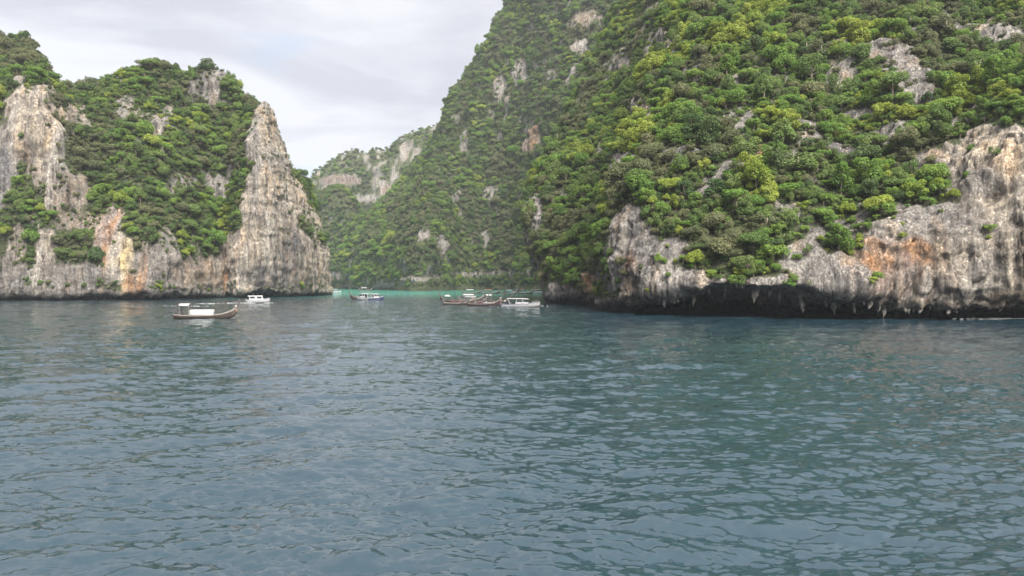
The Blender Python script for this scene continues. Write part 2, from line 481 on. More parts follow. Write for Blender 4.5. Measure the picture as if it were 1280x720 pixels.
NEAR = massif('near_cliff', near, 0.42, 'near forested limestone cliff with a low black sea cave at its foot', 3, 0.85, near_patches, GREY, -0.14, tide=1.9, blk=0.75)

# --- flank behind the rock nose ---
flank = [
    [(740, 366, 470), (740, 345, 470), (738, 300, 470), (740, 240, 475), (750, 190, 480), (780, 120, 490), (800, 60, 500)],
    [(696, 370, 350), (695, 355, 350), (688, 325, 352), (680, 265, 356), (690, 220, 365), (735, 140, 395), (785, 10, 440)],
    [(690, 374, 276), (684, 366, 251), (667, 330, 262), (659, 268, 275), (668, 228, 300), (712, 150, 350), (768, 20, 405)],
    [(720, 376, 250), (712, 366, 223), (704, 328, 232), (700, 270, 250), (714, 215, 275), (755, 140, 320), (818, -20, 380)],
    [(752, 384, 208), (750, 366, 204), (750, 330, 212), (752, 270, 230), (772, 200, 260), (812, 100, 300), (862, -60, 360)],
    [(830, 386, 215), (830, 360, 214), (830, 330, 220), (835, 260, 236), (850, 170, 262), (880, 60, 300), (930, -100, 360)],
    [(930, 386, 225), (930, 360, 225), (930, 330, 230), (935, 260, 245), (950, 170, 270), (980, 60, 310), (1030, -100, 370)],
]
flank = [backed(foot(s), 80, 25) for s in flank]
flank_patches = [
    (666, 288, 8, 46, GREY * 1.3, 1.0), (700, 365, 16, 10, GREY * 1.1, 1.0), (737, 358, 10, 16, ORANGE * 0.8, 0.9), (728, 345, 14, 12, GREY, 0.8),
    (752, 170, 26, 16, GREY * 1.05, 0.75), (776, 75, 9, 30, PALE * 0.7, 0.8), (735, 190, 14, 12, GREY, 0.6), (700, 205, 12, 10, DARK, 0.6), (808, 20, 16, 18, GREY, 0.6),
]
FLANK = massif('cliff_flank', flank, 0.8, 'green shoulder of the cliff behind the bare rock nose', 2, 0.9, flank_patches, GREY, -0.08, tide=1.5)

# --- tall middle mountain over the lagoon ---
mid = [
    [(450, 360, 800), (448, 345, 802), (446, 325, 808), (448, 305, 820), (455, 295, 840), (478, 280, 870), (500, 270, 900)],
    [(430, 361, 700), (431, 345, 702), (434, 322, 706), (438, 300, 722), (446, 283, 760), (472, 262, 812), (500, 240, 870)],
    [(480, 363, 610), (480, 340, 612), (482, 312, 622), (490, 282, 645), (504, 254, 690), (528, 206, 755), (546, 176, 830)],
    [(528, 364, 548), (528, 330, 556), (530, 294, 578), (537, 250, 622), (545, 205, 680), (554, 162, 735), (558, 145, 800)],
    [(570, 364, 600), (570, 325, 612), (568, 285, 630), (566, 235, 655), (564, 185, 690), (566, 135, 730), (570, 112, 780)],
    [(608, 363, 620), (607, 320, 632), (606, 270, 648), (605, 210, 668), (603, 140, 692), (602, 82, 722), (603, 68, 770)],
    [(650, 363, 590), (650, 320, 605), (649, 260, 635), (648, 180, 662), (648, 90, 690), (646, 4, 722), (648, -14, 770)],
    [(720, 364, 530), (720, 320, 542), (715, 250, 570), (715, 160, 605), (720, 60, 650), (720, -80, 700), (724, -100, 760)],
    [(860, 366, 470), (860, 320, 485), (860, 250, 520), (860, 160, 560), (860, 60, 610), (860, -100, 680), (864, -120, 740)],
]
mid = [backed(foot(s), 120, 60) for s in mid]
mid_patches = [
    (668, 174, 9, 22, ORANGE * 0.8, 1.0), (658, 184, 6, 12, PINK, 1.0), (528, 298, 7, 9, PALE * 0.8, 1.0), (548, 308, 8, 14, GREY * 1.2, 0.8), (525, 358, 42, 3.5, PALE * 0.8, 1.0),
    (652, 92, 12, 24, GREY * 1.1, 0.7), (733, 28, 22, 14, BROWN * 1.2, 0.8), (725, 60, 12, 12, GREY * 1.2, 0.8), (625, 110, 10, 26, GREY, 0.6), (580, 175, 7, 22, GREY * 1.1, 0.6),
    (620, 355, 60, 4, GREY, 0.8), (575, 150, 9, 9, GREY, 0.5), (760, 60, 12, 30, GREY, 0.6), (690, 95, 14, 12, DARK, 0.5), (500, 330, 10, 12, GREY, 0.4),
]
MID = massif('middle_mountain', mid, 2.0, 'tall green mountain rising straight from the lagoon', 1, 1.5, mid_patches, GREY * 0.85, 0.04, tide=1.5, blk=1.4)

# --- left headland with the bare pinnacle ---
left = [
    [(-330, 378, 262), (-330, 371, 262), (-330, 362, 257), (-330, 280, 260), (-330, 200, 264), (-330, 130, 274), (-330, 90, 300), (-330, 60, 325)],
    [(-160, 377, 268), (-160, 370, 268), (-160, 361, 263), (-160, 280, 266), (-160, 200, 270), (-160, 120, 280), (-160, 80, 305), (-155, 50, 330)],
    [(0, 375, 282), (0, 369, 281), (0, 361, 275), (0, 280, 277), (0, 200, 280), (0, 116, 286), (0, 80, 310), (5, 56, 335)],
    [(40, 375, 283), (40, 369, 282), (40, 361, 275), (40, 280, 277), (40, 200, 280), (42, 108, 287), (40, 85, 315), (34, 54, 335)],
    [(75, 375, 283), (75, 369, 282), (75, 361, 276), (75, 280, 279), (76, 200, 284), (75, 130, 292), (70, 122, 312), (66, 112, 338)],
    [(112, 375, 283), (112, 369, 282), (112, 361, 277), (112, 300, 281), (112, 240, 290), (110, 170, 303), (108, 140, 318), (98, 114, 338)],
    [(188, 375, 284), (188, 369, 283), (190, 361, 279), (190, 300, 283), (188, 250, 294), (186, 180, 310), (186, 120, 327), (184, 88, 346)],
    [(228, 374, 296), (228, 369, 295), (230, 361, 291), (230, 310, 295), (228, 260, 306), (226, 190, 321), (228, 130, 336), (230, 99, 350)],
    [(262, 373, 318), (262, 369, 317), (262, 361, 312), (262, 315, 317), (260, 270, 327), (260, 200, 337), (262, 140, 347), (266, 92, 356)],
    [(284, 372, 326), (284, 368, 325), (284, 361, 320), (284, 320, 323), (286, 270, 328), (292, 210, 335), (300, 165, 348), (306, 122, 358)],
    [(300, 372, 320), (300, 368, 320), (299, 361, 314), (300, 310, 314), (306, 240, 318), (315, 180, 323), (318, 152, 328), (321, 135, 334)],
    [(340, 371, 330), (340, 368, 328), (340, 361, 322), (340, 310, 321), (338, 240, 323), (336, 190, 327), (335, 155, 331), (333, 131, 336)],
    [(362, 371, 345), (362, 368, 343), (362, 361, 337), (360, 310, 336), (354, 250, 338), (350, 210, 341), (347, 185, 344), (343, 158, 348)],
    [(385, 370, 360), (385, 367, 358), (385, 361, 352), (384, 310, 352), (379, 275, 355), (374, 250, 360), (369, 230, 366), (361, 212, 374)],
    [(403, 369, 375), (403, 366, 374), (404, 361, 369), (402, 320, 369), (400, 292, 372), (395, 274, 377), (389, 256, 384), (382, 238, 394)],
    [(410, 368, 394), (410, 366, 393), (410, 361, 390), (409, 330, 390), (406, 304, 394), (402, 286, 400), (396, 270, 408), (391, 255, 418)],
    [(366, 366, 450), (366, 365, 450), (366, 360, 446), (365, 330, 448), (364, 310, 452), (362, 296, 458), (360, 286, 464), (358, 278, 470)],
]
left = [backed(foot(s), 70, 18) for s in left]
left_patches = [
    (30, 150, 30, 50, TAN, 1.0), (8, 205, 12, 62, DARK * 1.2, 1.0), (56, 180, 13, 62, TAN, 1.0), (22, 310, 12, 30, TAN * 0.85, 0.85), (55, 320, 14, 42, TAN * 0.95, 0.95),
    (82, 240, 22, 26, BROWN * 1.3, 0.75), (95, 345, 60, 16, GREY * 0.95, 1.0), (10, 340, 30, 22, GREY, 0.9), (100, 275, 30, 16, BROWN * 1.2, 0.6), (135, 290, 16, 40, PINK, 0.95),
    (148, 325, 14, 36, TAN * 0.95, 1.0), (161, 335, 9, 34, YELLOW, 1.0), (168, 355, 14, 16, ORANGE, 1.0), (190, 335, 24, 26, PALE * 0.75, 0.95), (145, 345, 12, 12, PALE * 0.8, 1.0),
    (198, 158, 7, 38, GREY, 0.8), (268, 105, 7, 40, GREY * 0.95, 0.75), (246, 110, 14, 30, DARK * 1.2, 0.5), (332, 175, 20, 52, PALE * 0.82, 1.0), (325, 260, 24, 50, TAN * 0.92, 1.0), (312, 325, 50, 44, TAN * 0.95, 1.0), (372, 290, 20, 50, TAN, 1.0), (350, 230, 8, 30, TAN * 0.9, 0.9),
    (345, 320, 34, 44, TAN * 0.85, 1.0), (390, 315, 22, 46, TAN * 1.05, 1.0), (400, 330, 14, 30, ORANGE * 0.9, 0.9), (242, 348, 34, 14, GREY, 0.95), (330, 345, 22, 18, DARK * 1.2, 1.0), (372, 345, 12, 20, GREY, 0.9), (296, 200, 6, 20, GREY, 0.7),
    (270, 340, 16, 22, BROWN * 1.3, 0.9), (365, 300, 6, 30, GREY, 0.7), (20, 55, 12, 14, DARK, 0.4), (222, 230, 8, 18, GREY, 0.6), (65, 210, 5, 60, PALE, 1.0), (404, 305, 14, 45, TAN, 1.0), (409, 335, 12, 34, TAN * 0.9, 1.0), (333, 142, 18, 24, PALE * 0.85, 1.0), (343, 170, 8, 30, TAN * 0.9, 1.0), (356, 262, 9, 40, TAN * 0.95, 1.0), (140, 300, 5, 45, ORANGE * 0.8, 1.0), (178, 342, 5, 25, ORANGE, 1.0), (300, 335, 8, 36, PALE, 1.0), (336, 290, 6, 60, PALE, 1.0), (284, 335, 6, 25, ORANGE * 0.8, 1.0), (48, 330, 6, 40, PALE, 1.0), (20, 160, 6, 40, PALE, 1.0), (362, 320, 5, 36, DARK, 1.0), (318, 240, 5, 50, GREY, 1.0),
]
LEFT = massif('left_headland', left, 0.75, 'wooded limestone headland with a bare tan pinnacle at its end', 3, 0.95, left_patches, GREY * 1.05, -0.06, tide=1.0, blk=0.45)

# --- hills closing the lagoon ---
dome = [
    [(372, 361, 800), (372, 330, 802), (374, 290, 806), (378, 262, 815), (384, 250, 830)],
    [(392, 361, 765), (392, 330, 767), (394, 285, 770), (398, 250, 778), (402, 240, 800)],
    [(420, 361, 745), (420, 330, 747), (420, 285, 750), (420, 248, 758), (420, 237, 785)],
    [(442, 361, 742), (442, 330, 744), (441, 288, 748), (438, 258, 758), (436, 243, 785)],
    [(458, 361, 760), (457, 335, 762), (456, 300, 768), (453, 276, 780), (448, 262, 805)],
    [(470, 360, 830), (469, 340, 832), (466, 315, 836), (462, 295, 845), (458, 282, 860)],
]
dome = [backed(foot(s), 70, 30) for s in dome]
DOME = massif('lagoon_dome', dome, 2.4, 'rounded green dome at the far end of the lagoon', 1, 1.3, [(430, 355, 30, 5, GREY, 0.8), (425, 275, 8, 16, GREY, 0.4)], GREY, 0.0)
far = [
    [(355, 355, 960), (356, 320, 962), (360, 280, 968), (370, 250, 975), (382, 238, 990)],
    [(388, 355, 980), (389, 320, 982), (391, 270, 986), (394, 236, 995), (397, 220, 1010)],
    [(420, 355, 990), (420, 315, 992), (420, 262, 996), (421, 222, 1006), (420, 198, 1030)],
    [(448, 355, 1000), (448, 315, 1002), (448, 262, 1006), (448, 225, 1016), (446, 190, 1040)],
    [(482, 355, 985), (482, 315, 987), (482, 262, 990), (482, 225, 1000), (481, 190, 1030)],
    [(520, 355, 985), (520, 310, 988), (520, 255, 994), (520, 210, 1008), (520, 168, 1040)],
    [(560, 355, 985), (560, 305, 988), (560, 250, 996), (560, 200, 1012), (560, 152, 1045)],
    [(640, 355, 985), (640, 305, 990), (640, 250, 1000), (640, 190, 1020), (640, 130, 1060)],
]
far = [backed(foot(s), 120, 40) for s in far]
FAR = massif('far_ridge', far, 3.6, 'hazy grey-green ridge behind the lagoon', 1, 1.8, [(425, 226, 26, 8, PINK * 0.55, 0.9), (488, 238, 14, 8, PINK * 0.8, 0.8), (470, 222, 8, 18, GREY * 0.9, 0.6), (520, 200, 8, 22, GREY, 0.6), (545, 180, 8, 22, GREY, 0.6), (455, 250, 24, 7, GREY, 0.7), (505, 190, 6, 18, GREY, 0.6)], GREY, -0.22, blk=1.5)

# ------------------------------------------------------------------ sea
def ocean_tile(n, size, wind, lmin, lmax, hs, seed, spread=3.0, kp=None):
    rg = np.random.default_rng(seed)
    k1 = 2 * np.pi * np.fft.fftfreq(n, size / n)
    kx, ky = np.meshgrid(k1, k1, indexing='ij')
    k = np.hypot(kx, ky); k[0, 0] = 1e-6
    c = np.abs(kx * wind[0] + ky * wind[1]) / k
    lam = 2 * np.pi / k
    amp = k ** -1.75 * (0.12 + c ** spread)
    if kp: amp = amp * np.exp(-0.5 * (lam / kp) ** 2 * 0.25)
    amp = amp * sstep(lmin * 0.8, lmin * 1.3, lam) * sstep(lmax * 1.3, lmax * 0.7, lam)
    amp[0, 0] = 0
    ph = rg.normal(size=(n, n)) + 1j * rg.normal(size=(n, n))
    H = amp * ph
    h = np.fft.ifft2(H)
    dx = np.fft.ifft2(-1j * kx / k * H); dy = np.fft.ifft2(-1j * ky / k * H)
    s = hs / (4 * np.std(h.real))
    return h.real * s, dx.real * s, dy.real * s
def sample_tile(a, size, x, y):
    n = a.shape[0]
    fx = (x / size * n) % n; fy = (y / size * n) % n
    i = np.floor(fx).astype(int); j = np.floor(fy).astype(int)
    a0 = fx - i; b0 = fy - j
    i %= n; j %= n; i2 = (i + 1) % n; j2 = (j + 1) % n
    return (a[i, j] * (1 - a0) + a[i2, j] * a0) * (1 - b0) + (a[i, j2] * (1 - a0) + a[i2, j2] * a0) * b0

def build_sea():
    ys = [-20.0]
    while ys[-1] < 1250:
        y = ys[-1]
        if y < 10: d = 1.0
        elif y < 700: d = max(0.075, y * y / 5184 * 0.62)
        else: d = y * 0.12
        if 10 <= y < 14: d = 0.3
        ys.append(y + min(d, 40 + y * 0.05))
    ys = np.array(ys)
    an = np.concatenate([np.linspace(-60, -42, 30)[:-1], np.linspace(-42, 42, 900), np.linspace(42, 60, 30)[1:]])
    tn = np.tan(np.radians(an))
    X = (ys[:, None] + 26.0) * tn[None, :] * 0.86
    Y = np.repeat(ys[:, None], len(tn), 1)
    x = X.ravel(); y = Y.ravel()
    wd = np.array((0.42, -0.91)); wd /= np.linalg.norm(wd)
    w2 = np.array((-0.25, -0.97)); w2 /= np.linalg.norm(w2)
    A = ocean_tile(512, 120.0, wd, 2.4, 16.0, 0.35, 3, 2.0, 9.0)
    B = ocean_tile(1024, 34.0, w2, 0.28, 2.4, 0.21, 5, 2.2)
    C = ocean_tile(1024, 13.0, wd, 0.12, 0.55, 0.064, 8, 1.8)
    dist = np.hypot(x, y)
    fA = sstep(700, 160, dist) * 0.9 + 0.1 * sstep(2500, 700, dist)
    fB = sstep(220, 50, dist); fC = sstep(110, 30, dist)
    # gusts: areas of rougher and smoother water
    gust = 0.75 + 0.45 * np.clip(fbm(np.stack([x * 0.022, y * 0.016, np.zeros_like(x)], 1), 3), -1, 1)
    h = np.zeros_like(x); dx = np.zeros_like(x); dy = np.zeros_like(x)
    for T, s, f, ch, c, sn in ((A, 120.0, fA, 0.9, 1, 0), (B, 34.0, fB * gust, 0.85, 0.96, 0.28), (C, 13.0, fC * gust, 0.45, 0.88, -0.475)):
        xr = x * c + y * sn; yr = -x * sn + y * c
        h += sample_tile(T[0], s, xr, yr) * f
        a = sample_tile(T[1], s, xr, yr) * f * ch; b = sample_tile(T[2], s, xr, yr) * f * ch
        dx += a * c - b * sn; dy += a * sn + b * c
    co = np.stack([x + dx, y + dy, h], 1)
    r, c = X.shape
    idx = np.arange(r * c).reshape(r, c)
    q = np.stack([idx[:-1, :-1], idx[:-1, 1:], idx[1:, 1:], idx[1:, :-1]], -1).reshape(-1, 4)
    me = bpy.data.meshes.new('sea')
    me.vertices.add(len(co)); me.vertices.foreach_set('co', co.ravel())
    me.loops.add(q.size); me.loops.foreach_set('vertex_index', q.ravel())
    me.polygons.add(len(q)); me.polygons.foreach_set('loop_start', np.arange(len(q)) * 4)
    me.polygons.foreach_set('use_smooth', np.ones(len(q), bool))
    me.update(calc_edges=True)
    m, t, b, o = mat_new('sea_water')
    N = t.nodes.new; L = t.links.new
    geo = N('ShaderNodeNewGeometry')
    # shallow sandy lagoon: turquoise; open bay: deep teal
    sp = N('ShaderNodeSeparateXYZ'); L(geo.outputs['Position'], sp.inputs[0])
    nz = N('ShaderNodeTexNoise'); nz.inputs['Scale'].default_value = 0.012; nz.inputs['Detail'].default_value = 3
    L(geo.outputs['Position'], nz.inputs['Vector'])
    ma = N('ShaderNodeMath'); ma.operation = 'MULTIPLY_ADD'; ma.inputs[1].default_value = 120.0
    L(nz.outputs['Fac'], ma.inputs[0]); L(sp.outputs['Y'], ma.inputs[2])
    mr = N('ShaderNodeMapRange'); mr.interpolation_type = 'SMOOTHSTEP'
    mr.inputs[1].default_value = 340; mr.inputs[2].default_value = 500
    L(ma.outputs[0], mr.inputs[0])
    deep = N('ShaderNodeMix'); deep.data_type = 'RGBA'
    n2 = N('ShaderNodeTexNoise'); n2.inputs['Scale'].default_value = 0.03; n2.inputs['Detail'].default_value = 4
    L(geo.outputs['Position'], n2.inputs['Vector'])
    L(n2.outputs['Fac'], deep.inputs[0])
    deep.inputs[6].default_value = (0.010, 0.025, 0.036, 1); deep.inputs[7].default_value = (0.011, 0.031, 0.042, 1)
    mc = N('ShaderNodeMix'); mc.data_type = 'RGBA'
    L(mr.outputs[0], mc.inputs[0]); L(deep.outputs[2], mc.inputs[6])
    mc.inputs[7].default_value = (0.050, 0.240, 0.195, 1)
    L(mc.outputs[2], b.inputs['Base Color'])
    b.inputs['IOR'].default_value = 2.0
    b.inputs['Roughness'].default_value = 0.07
    b.inputs['Specular IOR Level'].default_value = 0.5
    # wavelets too fine for the mesh: two crossing slope fields added to the normal
    def slopes(scale, sx, sy, rot, det, amp):
        mp = N('ShaderNodeMapping'); mp.inputs['Scale'].default_value = (sx, sy, 1); mp.inputs['Rotation'].default_value = (0, 0, R(rot))
        L(geo.outputs['Position'], mp.inputs[0])
        nx = N('ShaderNodeTexNoise'); nx.inputs['Scale'].default_value = scale; nx.inputs['Detail'].default_value = det; nx.inputs['Roughness'].default_value = 0.7
        L(mp.outputs[0], nx.inputs['Vector'])
        sb = N('ShaderNodeVectorMath'); sb.operation = 'SUBTRACT'; sb.inputs[1].default_value = (0.5, 0.5, 0.5)
        L(nx.outputs['Color'], sb.inputs[0])
        ml = N('ShaderNodeVectorMath'); ml.operation = 'MULTIPLY'; ml.inputs[1].default_value = amp
        L(sb.outputs[0], ml.inputs[0])
        return ml.outputs[0]
    s1 = slopes(3.4, 0.40, 1.6, -14, 7, (1.2, 1.9, 0.0))
    s2 = slopes(0.9, 0.40, 1.5, 16, 4, (0.55, 0.95, 0.0))
    s3 = slopes(7.0, 0.5, 1.3, 6, 3, (0.4, 0.6, 0.0))
    ds = N('ShaderNodeVectorMath'); ds.operation = 'LENGTH'; L(geo.outputs['Position'], ds.inputs[0])
    mf = N('ShaderNodeMapRange'); mf.inputs[1].default_value = 25; mf.inputs[2].default_value = 160; mf.inputs[3].default_value = 0.50; mf.inputs[4].default_value = 0.9
    L(ds.outputs['Value'], mf.inputs[0])
    a1 = N('ShaderNodeVectorMath'); a1.operation = 'ADD'; L(s1, a1.inputs[0]); L(s2, a1.inputs[1])
    a0 = N('ShaderNodeVectorMath'); a0.operation = 'ADD'; L(a1.outputs[0], a0.inputs[0]); L(s3, a0.inputs[1])
    a2 = N('ShaderNodeVectorMath'); a2.operation = 'SCALE'; L(a0.outputs[0], a2.inputs[0]); L(mf.outputs[0], a2.inputs['Scale'])
    a3 = N('ShaderNodeVectorMath'); a3.operation = 'ADD'; L(geo.outputs['Normal'], a3.inputs[0]); L(a2.outputs[0], a3.inputs[1])
    lo = N('ShaderNodeVectorMath'); lo.operation = 'MAXIMUM'; lo.inputs[1].default_value = (-0.42, -0.42, 0.0); L(a3.outputs[0], lo.inputs[0])
    hi = N('ShaderNodeVectorMath'); hi.operation = 'MINIMUM'; hi.inputs[1].default_value = (0.42, 0.42, 1.0); L(lo.outputs[0], hi.inputs[0])
    nm = N('ShaderNodeVectorMath'); nm.operation = 'NORMALIZE'; L(hi.outputs[0], nm.inputs[0])
    L(nm.outputs[0], b.inputs['Normal'])
    ob = link('sea', me, None, m)
    tag(ob, 'choppy dark teal sea turning turquoise in the lagoon', 'sea', None, 'structure')
    return ob
SEA = build_sea()
# ------------------------------------------------------------------ trees and shrubs
def mesh_from(name, verts, faces, mats, face_mat=None, leafv=None, smooth=False):
    me = bpy.data.meshes.new(name)
    me.from_pydata([tuple(v) for v in verts], [], [tuple(f) for f in faces])
    for m in mats: me.materials.append(m)
    if face_mat is not None: me.polygons.foreach_set('material_index', np.asarray(face_mat, np.int32))
    if leafv is not None:
        a = me.attributes.new('leafv', 'FLOAT_COLOR', 'POINT')
        a.data.foreach_set('color', np.asarray(leafv, np.float32).ravel())
    if smooth: me.polygons.foreach_set('use_smooth', np.ones(len(me.polygons), bool))
    me.update()
    return me
def crown_geo(seed, shape, n_leaf, leaf):
    """leaf-sized faces spread over the lobes of a crown about 3 m in radius, crown centre at z = 3"""
    rg = np.random.default_rng(seed)
    lobes = []
    nl = {'round': 17, 'umbrella': 15, 'tall': 17, 'loose': 13, 'shrub': 9}[shape]
    for k in range(nl):
        a = rg.uniform(0, 2 * np.pi); rr = math.sqrt(rg.uniform(0.02, 1.0))
        if shape == 'umbrella':
            c = np.array([2.3 * rr * np.cos(a), 2.3 * rr * np.sin(a), 3.3 - 0.8 * rr * rr + rg.uniform(-0.3, 0.3)]); s = np.array([1.2, 1.2, 0.75]) * rg.uniform(0.7, 1.2)
        elif shape == 'tall':
            c = np.array([1.3 * rr * np.cos(a), 1.3 * rr * np.sin(a), rg.uniform(1.4, 5.2)]); s = np.array([1.25, 1.25, 0.95]) * rg.uniform(0.65, 1.1) * (1.15 - 0.10 * c[2])
        elif shape == 'loose':
            c = np.array([2.1 * rr * np.cos(a), 2.1 * rr * np.sin(a), rg.uniform(1.6, 4.3)]); s = np.array([1.0, 1.0, 0.75]) * rg.uniform(0.6, 1.15)
        elif shape == 'shrub':
            c = np.array([1.9 * rr * np.cos(a), 1.9 * rr * np.sin(a), rg.uniform(0.7, 2.5)]); s = np.array([1.25, 1.25, 1.0]) * rg.uniform(0.6, 1.1)
        else:
            c = np.array([1.8 * rr * np.cos(a), 1.8 * rr * np.sin(a), 2.2 + 1.9 * (1 - rr * rr) * rg.uniform(0.3, 1.1)]); s = np.array([1.15, 1.15, 1.05]) * rg.uniform(0.40, 1.15)
        lobes.append((c, s, rg.uniform(0.84, 1.16)))
    w = np.array([l[1][0] ** 2 for l in lobes]); w /= w.sum()
    pick = rg.choice(nl, n_leaf, p=w)
    C = np.array([l[0] for l in lobes])[pick]; S = np.array([l[1] for l in lobes])[pick]; T = np.array([l[2] for l in lobes])[pick]
    d = rg.normal(size=(n_leaf, 3)); d[:, 2] += 0.35
    d /= np.linalg.norm(d, axis=1)[:, None]
    rad = np.clip(1.02 - np.abs(rg.normal(0, 0.16, n_leaf)), 0.35, 1.08) + rg.normal(0, 0.05, n_leaf)
    pos = C + d * S * rad[:, None]
    nrm = d * 0.7 + np.array([0, 0, 0.45]) + rg.normal(0, 0.42, (n_leaf, 3))
    nrm /= np.linalg.norm(nrm, axis=1)[:, None]
    t = np.cross(nrm, rg.normal(size=(n_leaf, 3))); t /= np.linalg.norm(t, axis=1)[:, None]
    b = np.cross(nrm, t)
    ln = (leaf * rg.uniform(0.65, 1.35, n_leaf))[:, None]; wd = ln * rg.uniform(0.5, 0.8, n_leaf)[:, None]
    v = np.stack([pos - t * ln * 0.5, pos + b * wd * 0.5 - nrm * ln * 0.10, pos + t * ln * 0.55 - nrm * ln * 0.14, pos - b * wd * 0.5 - nrm * ln * 0.10], 1)
    f = np.arange(n_leaf * 4).reshape(-1, 4)
    val = np.clip(rg.normal(1.0, 0.16, n_leaf) * T, 0.55, 1.5)
    hue = rg.normal(0, 0.07, n_leaf)
    lc = np.stack([val * (1 + hue), val, val * (1 - hue), np.ones(n_leaf)], 1)
    return v.reshape(-1, 3), f, np.repeat(lc, 4, 0), [l[0] for l in lobes]
def tube(path, radii, sides=6):
    vs, fs = [], []
    path = [np.asarray(p, float) for p in path]
    for k, p in enumerate(path):
        d = path[min(k + 1, len(path) - 1)] - path[max(k - 1, 0)]
        d /= np.linalg.norm(d) + 1e-9
        a = np.cross(d, (0.31, 0.95, 0.05)); a /= np.linalg.norm(a) + 1e-9
        b = np.cross(d, a)
        for s in range(sides):
            th = 2 * np.pi * s / sides
            vs.append(p + (a * math.cos(th) + b * math.sin(th)) * radii[k])
    for k in range(len(path) - 1):
        for s in range(sides):
            s2 = (s + 1) % sides
            fs.append((k * sides + s, k * sides + s2, (k + 1) * sides + s2, (k + 1) * sides + s))
    fs.append(tuple(range(sides))[::-1]); fs.append(tuple((len(path) - 1) * sides + s for s in range(sides)))
    return vs, fs
def trunk_geo(seed, lobes, top, n=6):
    rg = np.random.default_rng(seed)
    vs, fs = [], []
    def add(pv):
        o = len(vs); vs.extend(pv[0]); fs.extend([tuple(i + o for i in f) for f in pv[1]])
    b = rg.normal(0, 0.12, 2)
    add(tube([(0, 0, -1.2), (b[0], b[1], top * 0.35), (b[0] * 2, b[1] * 2, top * 0.7), (b[0] * 2.2, b[1] * 2.2, top)], [0.24, 0.19, 0.14, 0.07]))
    for c in lobes[:n]:
        s = np.array([b[0] * 1.2, b[1] * 1.2, top * rg.uniform(0.25, 0.6)])
        m = (s + c) * 0.5 + np.array([0, 0, 0.15])
        add(tube([s, m, c], [0.11, 0.08, 0.03], 5))
    return vs, fs

TPL = bpy.data.collections.new('plant_templates')       # not linked to the scene: only the shapes
KIND = {}        # (shape, colour) -> (crown mesh, trunk mesh, index)
order = []
COLS = list(M_LEAF)
def make_kinds():
    for si, (shape, n, leaf) in enumerate((('round', 3000, 0.31), ('umbrella', 2700, 0.31), ('tall', 3000, 0.30), ('loose', 1900, 0.32), ('shrub', 1300, 0.46))):
        for ci, col in enumerate(COLS):
            seed = 100 + si * 10 + ci
            v, f, lc, lobes = crown_geo(seed, shape, n, leaf)
            top = {'round': 3.2, 'umbrella': 3.2, 'tall': 4.6, 'loose': 3.6, 'shrub': 1.6}[shape]
            tv, tf = trunk_geo(seed, lobes, top, 4 if shape == 'shrub' else 7)
            crown = mesh_from('crown_' + shape, v, f, [M_LEAF[col]], None, lc)
            trunk = mesh_from('trunk_' + shape, tv, tf, [M_BARK], None, None, True)
            both = mesh_from('plant_' + shape, list(v) + list(tv), [tuple(q) for q in f] + [tuple(i + len(v) for i in q) for q in tf], [M_LEAF[col], M_BARK],
                             [0] * len(f) + [1] * len(tf), np.concatenate([lc, np.ones((len(tv), 4))]))
            k = len(order)
            KIND[(shape, col)] = (crown, trunk, k, both)
            order.append((shape, col))
            TPL.objects.link(bpy.data.objects.new('plant_%03d' % k, both))
make_kinds()

def scatter(ms, n_try, spacing, seed, want, soft=False):
    """random points on a massif, kept apart; want(p, n, veg) -> probability"""
    rg = np.random.default_rng(seed)
    q = ms.q
    a = ms.p[q]
    ar = np.linalg.norm(np.cross(a[:, 2] - a[:, 0], a[:, 3] - a[:, 1]), axis=1) * 0.5
    vg = (ms.veg if soft else ms.inner)[q].mean(1); nn = ms.n[q].mean(1); nn /= np.linalg.norm(nn, axis=1)[:, None] + 1e-9
    w = ar * want(a.mean(1), nn, vg, ms.bare[q].mean(1))
    tot = w.sum()
    k = rg.choice(len(q), n_try, p=w / tot)
    s = rg.random((n_try, 1)); t = rg.random((n_try, 1))
    A = a[k]
    pt = (A[:, 0] * (1 - s) + A[:, 1] * s) * (1 - t) + (A[:, 3] * (1 - s) + A[:, 2] * s) * t
    keep = []
    grid = {}
    for i in range(n_try):
        c = (int(pt[i, 0] // spacing), int(pt[i, 1] // spacing), int(pt[i, 2] // spacing))
        ok = True
        for dx in (-1, 0, 1):
            for dy in (-1, 0, 1):
                for dz in (-1, 0, 1):
                    for j in grid.get((c[0] + dx, c[1] + dy, c[2] + dz), ()):
                        if (pt[i, 0] - pt[j, 0]) ** 2 + (pt[i, 1] - pt[j, 1]) ** 2 + (pt[i, 2] - pt[j, 2]) ** 2 < spacing * spacing:
                            ok = False; break
                    if not ok: break
                if not ok: break
            if not ok: break
        if ok:
            grid.setdefault(c, []).append(i); keep.append(i)
    keep = np.array(keep)
    return pt[keep], nn[k[keep]], vg[k[keep]]

